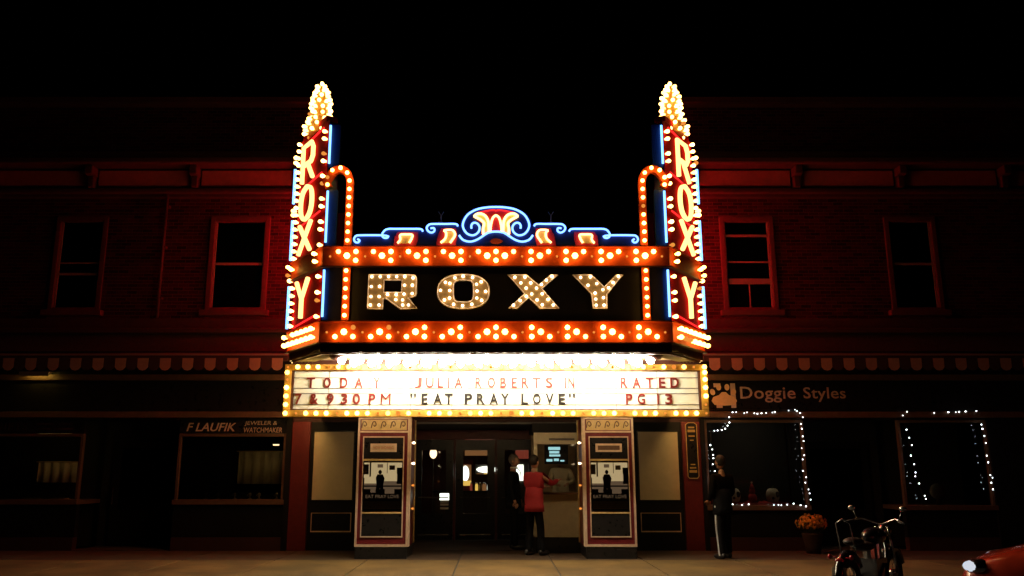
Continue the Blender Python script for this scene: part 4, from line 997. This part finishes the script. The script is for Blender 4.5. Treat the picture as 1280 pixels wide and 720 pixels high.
cl = thing('display_cloth', (5.1, .2, 1.0), 'red cloth spread along the fairy-lit window ledge', 'cloth')
w = MB(); n = 40
for i in range(n + 1):
    x = 4.55 + 1.35*i/n; h = 1.035 + .03*math.sin(i*.7) + .015*math.sin(i*1.9)
    w.v += [(x, .14, 1.005), (x, .16, h), (x, .7, h + .02), (x, .7, 1.005)]
for i in range(n): o = i*4; w.f += [(o, o+1, o+5, o+4), (o+1, o+2, o+6, o+5), (o+2, o+3, o+7, o+6)]
w.build('cloth', 'cloth_red', cl, True)
for i, x in enumerate((4.83, 5.62)):
    u = thing('painted_pumpkin', (x, .35, 1.05), 'pale painted pumpkin with dark patch in the shop window, %s one' % ('left', 'right')[i], 'pumpkin', 'pumpkins in the window')
    b_ = MB()
    for k in range(8): a = 2*math.pi*k/8; b_.ball((x + .055*math.cos(a), .27 + .055*math.sin(a), 1.2), .085, .085, .14, 8, 6)
    b_.build('pumpkin', 'pumpkin', u, True); MB().tube([(x, .27, 1.32), (x + .01, .27, 1.37), (x + .03, .27, 1.39)], .015, 6).build('stalk', 'leaf', u)
    MB().ball((x + .06, .152, 1.22), .045, .02, .06, 8, 6).build('painted_patch', 'pumpkin_patch', u, True); MB().ball((x - .03, .142, 1.15), .03, .02, .03, 8, 6).build('painted_patch', 'pumpkin_patch', u, True)
ty = thing('plush_toy', (5.2, .24, 1.05), 'small red plush toy with white pompom between the pumpkins', 'toy')
MB().ball((5.2, .24, 1.15), .09, .08, .1, 10, 8).ball((5.2, .24, 1.28), .065, .06, .065, 10, 8).build('body', 'cloth_red', ty, True)
MB().lathe([(.06, 1.32), (.035, 1.39), (.01, 1.44)], (5.2, .24, 0), 10).build('hat', 'cloth_red', ty, True); MB().ball((5.2, .24, 1.455), .02, None, None, 8, 6).build('pompom', 'shirt', ty, True)
bl = thing('balloon', (8.75, .3, 1.25), 'pale round ornament in the far right shop window', 'ornament')
MB().ball((8.95, .2, 1.28), .15, .15, .16, 14, 10).build('globe', 'pumpkin', bl, True); MB().lathe([(.07, 1.0), (.06, 1.06), (.05, 1.14)], (8.95, .2, 0), 10).build('foot', 'wood_brown', bl)

emit('added_tube', (1, .85, .6), 45)
dl = thing('display_lamp', (5.2, .3, 2.6), 'added unseen strip lamp brightening the fairy-lit pumpkin window', 'lamp')  # added out of sight above the pane to brighten the pumpkins
boxp('housing', 'rail', dl, 4.7, 5.7, .12, .2, 2.69, 2.72); MB().tube([(4.75, .16, 2.675), (5.65, .16, 2.675)], .01, 8).build('tube', 'added_tube', dl)
# potted chrysanthemum on the pavement
mp = thing('potted_chrysanthemum', (6.05, -.6, G0), 'orange potted chrysanthemum on the pavement below the fairy-lit window', 'plant')
MB().lathe([(.13, .15), (.15, .3), (.19, .48), (.2, .5), (.19, .52), (.17, .5)], (6.05, -.6, 0), 16).build('pot', 'terracotta', mp, True)
lf_, fl = MB(), MB()
for i in range(420):
    v = Vector((random.gauss(0, 1), random.gauss(0, 1), random.gauss(0, 1))).normalized(); rr = random.uniform(.75, 1.05)
    c = Vector((6.05 + v.x*.3*rr, -.6 + v.y*.26*rr, .68 + v.z*.2*rr)); t = v.orthogonal().normalized(); u = v.cross(t)
    if i % 3 == 0 or v.z < -.3:
        s_ = .035; lf_.add([c, c + t*s_ + u*s_*.4, c + t*s_*2, c + t*s_ - u*s_*.4], [(0, 1, 2, 3)])
    else:
        n = 7; s_ = random.uniform(.02, .035); fl.add([c + v*.012] + [c + (t*math.cos(2*math.pi*k/n) + u*math.sin(2*math.pi*k/n))*s_ for k in range(n)], [(0, 1 + k, 1 + (k+1) % n) for k in range(n)])
tag(lf_.build('leaves', 'leaf', mp), kind='stuff'); tag(fl.build('flowers', 'petal', mp), kind='stuff')

# ------------------------------------------------------------------ motorcycle at the kerb, rear wheel towards the street
def motorcycle(loc, rz):
    m = thing('motorcycle', loc, 'black motorcycle parked at the kerb, number plate facing out, lower right', 'motorcycle'); m.rotation_euler = (0, 0, rz); m.scale = (.92,)*3
    def put(name, mb, mt, sm=True, par=m):
        o = bpy.data.objects.new(name, mb.mesh(name, mt, sm)); COL.objects.link(o); o.parent = par; return o
    def circ(x, r, z, n=24): return [(x + r*math.cos(2*math.pi*i/n), 0, z + r*math.sin(2*math.pi*i/n)) for i in range(n)]
    for x in (-.75, .8):                                     # rear at -x
        wv = put('wheel', MB().tube(circ(x, .27, .32), .055, 8, True), 'rubber'); put('rim', MB().tube(circ(x, .2, .32), .018, 6, True), 'chrome', True, wv)
        sp = MB()
        for i in range(12): a = 2*math.pi*i/12; sp.tube([(x, .02*(-1)**i, .32), (x + .2*math.cos(a), 0, .32 + .2*math.sin(a))], .004, 4)
        put('spokes', sp, 'chrome', True, wv); put('hub', MB().lathe([(.05, -.06), (.05, .06)], (x, 0, .32), 12, 'y'), 'chrome', True, wv)
        put('fender', MB().tube([(x + .36*math.cos(t), 0, .32 + .36*math.sin(t)) for t in ([R(q) for q in range(30, 200, 17)] if x < 0 else [R(q) for q in range(20, 150, 13)])], .07, 8), 'bike_paint')
    put('frame', MB().tube([(-.75, .09, .32), (-.3, .1, .35), (.3, .1, .3), (.5, .05, .7), (.55, 0, .9)], .025, 8).tube([(-.75, -.09, .32), (-.3, -.1, .35), (.3, -.1, .3), (.5, -.05, .7), (.55, 0, .9)], .025, 8), 'bike_paint')
    put('fuel_tank', MB().ball((.22, 0, .88), .3, .15, .13, 16, 10), 'bike_paint')
    put('seat', MB().ball((-.2, 0, .76), .25, .15, .07, 14, 8).ball((-.52, 0, .84), .2, .13, .06, 14, 8), 'seat_leather')
    put('engine', MB().box(-.12, .28, -.14, .14, .3, .58).lathe([(.1, .0), (.1, .28)], (.02, 0, .5), 12).lathe([(.1, .0), (.1, .28)], (.2, 0, .5), 12), 'chrome', False)
    put('exhaust', MB().tube([(.2, -.16, .5), (.05, -.2, .3), (-.4, -.2, .3), (-1.0, -.2, .33)], [.025, .03, .045, .05], 10), 'chrome')
    for s in (-1, 1): put('fork', MB().tube([(.8, s*.08, .32), (.55, s*.09, 1.0)], .022, 8), 'chrome')
    put('handlebar', MB().tube([(.32, -.4, 1.08), (.45, -.25, 1.12), (.52, 0, 1.03), (.45, .25, 1.12), (.32, .4, 1.08)], .014, 8), 'chrome')
    for s in (-1, 1):
        put('mirror', MB().tube([(.42, s*.3, 1.1), (.42, s*.36, 1.24)], .007, 6).ball((.42, s*.38, 1.27), .02, .06, .04, 10, 6), 'chrome'); put('grip', MB().tube([(.36, s*.32, 1.095), (.28, s*.45, 1.06)], .02, 8), 'rubber')
    hl = put('headlight', MB().lathe([(.03, -.14), (.08, -.08), (.1, 0), (.09, .02)], (.66, 0, .95), 16, 'x'), 'chrome'); put('lens', MB().lathe([(.088, .0), (.05, .02)], (.682, 0, .95), 16, 'x'), 'clear_glass', True, hl)
    put('sissy_bar', MB().tube([(-.72, .1, .7), (-.82, .1, 1.1), (-.83, 0, 1.16), (-.82, -.1, 1.1), (-.72, -.1, .7)], .012, 8), 'chrome')
    put('tail_light', MB().ball((-1.03, 0, .62), .03, .07, .03, 10, 6), 'tail_red')
    for s in (-1, 1): put('indicator', MB().tube([(-.95, 0, .64), (-.97, s*.14, .66)], .008, 6).ball((-.985, s*.15, .66), .03, .03, .035, 10, 6), 'tail_red')
    put('number_plate', MB().box(-1.075, -1.065, -.1, .1, .38, .53), 'number_plate', False)
    put('side_stand', MB().tube([(.0, .12, .3), (-.1, .26, .01)], .012, 6), 'rubber')
    return m
motorcycle((5.0, -5.55, 0), R(45))

# ------------------------------------------------------------------ red car on the road
def car(loc, rz):
    c = thing('car', loc, 'orange-red car entering at the lower right corner with pale headlight', 'car'); c.rotation_euler = (0, 0, rz)
    def put(name, mb, mt, sm=False, par=c, bev=0):
        o = bpy.data.objects.new(name, mb.mesh(name, mt, sm)); COL.objects.link(o); o.parent = par
        if bev: b = o.modifiers.new('b', 'BEVEL'); b.width = bev; b.segments = 3; b.limit_method = 'ANGLE'
        return o
    # body lofted from cross sections along x (front at -x)
    sec = [(-2.2, .72, .38, .62), (-2.1, .8, .3, .74), (-1.7, .88, .26, .86), (-1.0, .9, .24, .94), (-.7, .9, .24, .96), (1.6, .9, .26, .97), (2.0, .86, .3, .94), (2.2, .78, .4, .8)]
    def loft(sec, top):
        w = MB(); prof = [(-.96, 0), (-1, .25), (-1, .6), (-.93, .88), (-.78, 1), (0, 1.02), (.78, 1), (.93, .88), (1, .6), (1, .25), (.96, 0)]; n = len(prof)
        for x, hw, z0, z1 in sec:
            for u, v in prof: w.v.append((x, u*hw, z0 + (z1 - z0)*v))
        for i in range(len(sec) - 1):
            for j in range(n): w.f.append((i*n + j, i*n + (j+1) % n, (i+1)*n + (j+1) % n, (i+1)*n + j))
        w.f += [tuple(range(n)), tuple(range((len(sec)-1)*n, len(sec)*n))]; return w
    put('body', loft(sec, 1), 'car_paint', True)
    put('cabin', loft([(-.75, .78, .93, .98), (-.1, .68, .93, 1.36), (.9, .68, .93, 1.4), (1.5, .72, .93, 1.2), (1.9, .74, .93, .97)], 1), 'black_gloss', True)
    put('roof', loft([(-.1, .66, 1.35, 1.385), (.3, .68, 1.37, 1.43), (.9, .67, 1.38, 1.43), (1.2, .66, 1.3, 1.35)], 1), 'car_paint', True)
    for x in (-1.4, 1.35):
        for s in (-1, 1):
            wv = put('wheel', MB().lathe([(.32, -.1), (.33, -.06), (.33, .06), (.32, .1)], (x, s*.82, .33), 24, 'y'), 'rubber', True); put('rim', MB().lathe([(.2, -.105), (.16, -.115), (.05, -.12), (.05, .12), (.16, .115), (.2, .105)], (x, s*.82, .33), 16, 'y'), 'chrome', True, wv)
    for s in (-1, 1):
        hl = put('headlight', MB().ball((-2.03, s*.7, .68), .13, .13, .085, 14, 8), 'chrome', True); put('lens', MB().ball((-2.075, s*.725, .685), .105, .11, .062, 14, 8), 'headlight', True, hl); put('lens_rib', MB().tube([(-2.1, s*.62, .752), (-2.185, s*.72, .69), (-2.1, s*.82, .625)], .006, 5), 'rail', True, hl)
        put('wing_mirror', MB().ball((-.5, s*.98, 1.02), .06, .1, .07, 10, 6), 'car_paint', True); put('tail_light', MB().box(2.17, 2.21, s*.62 - .1, s*.62 + .1, .65, .78), 'tail_red')
        put('door_handle', MB().box(.2, .36, s*.905 - .01, s*.905 + .01, .78, .81), 'chrome')
    put('bumper', MB().box(-2.26, -2.12, -.7, .7, .3, .46), 'car_paint', True, c, .05); put('grille', MB().box(-2.225, -2.18, -.4, .4, .5, .6), 'black_gloss')
    put('number_plate', MB().box(-2.275, -2.262, -.16, .16, .34, .44), 'number_plate')
    return c
car((7.12, -8.72, 0), R(-38))
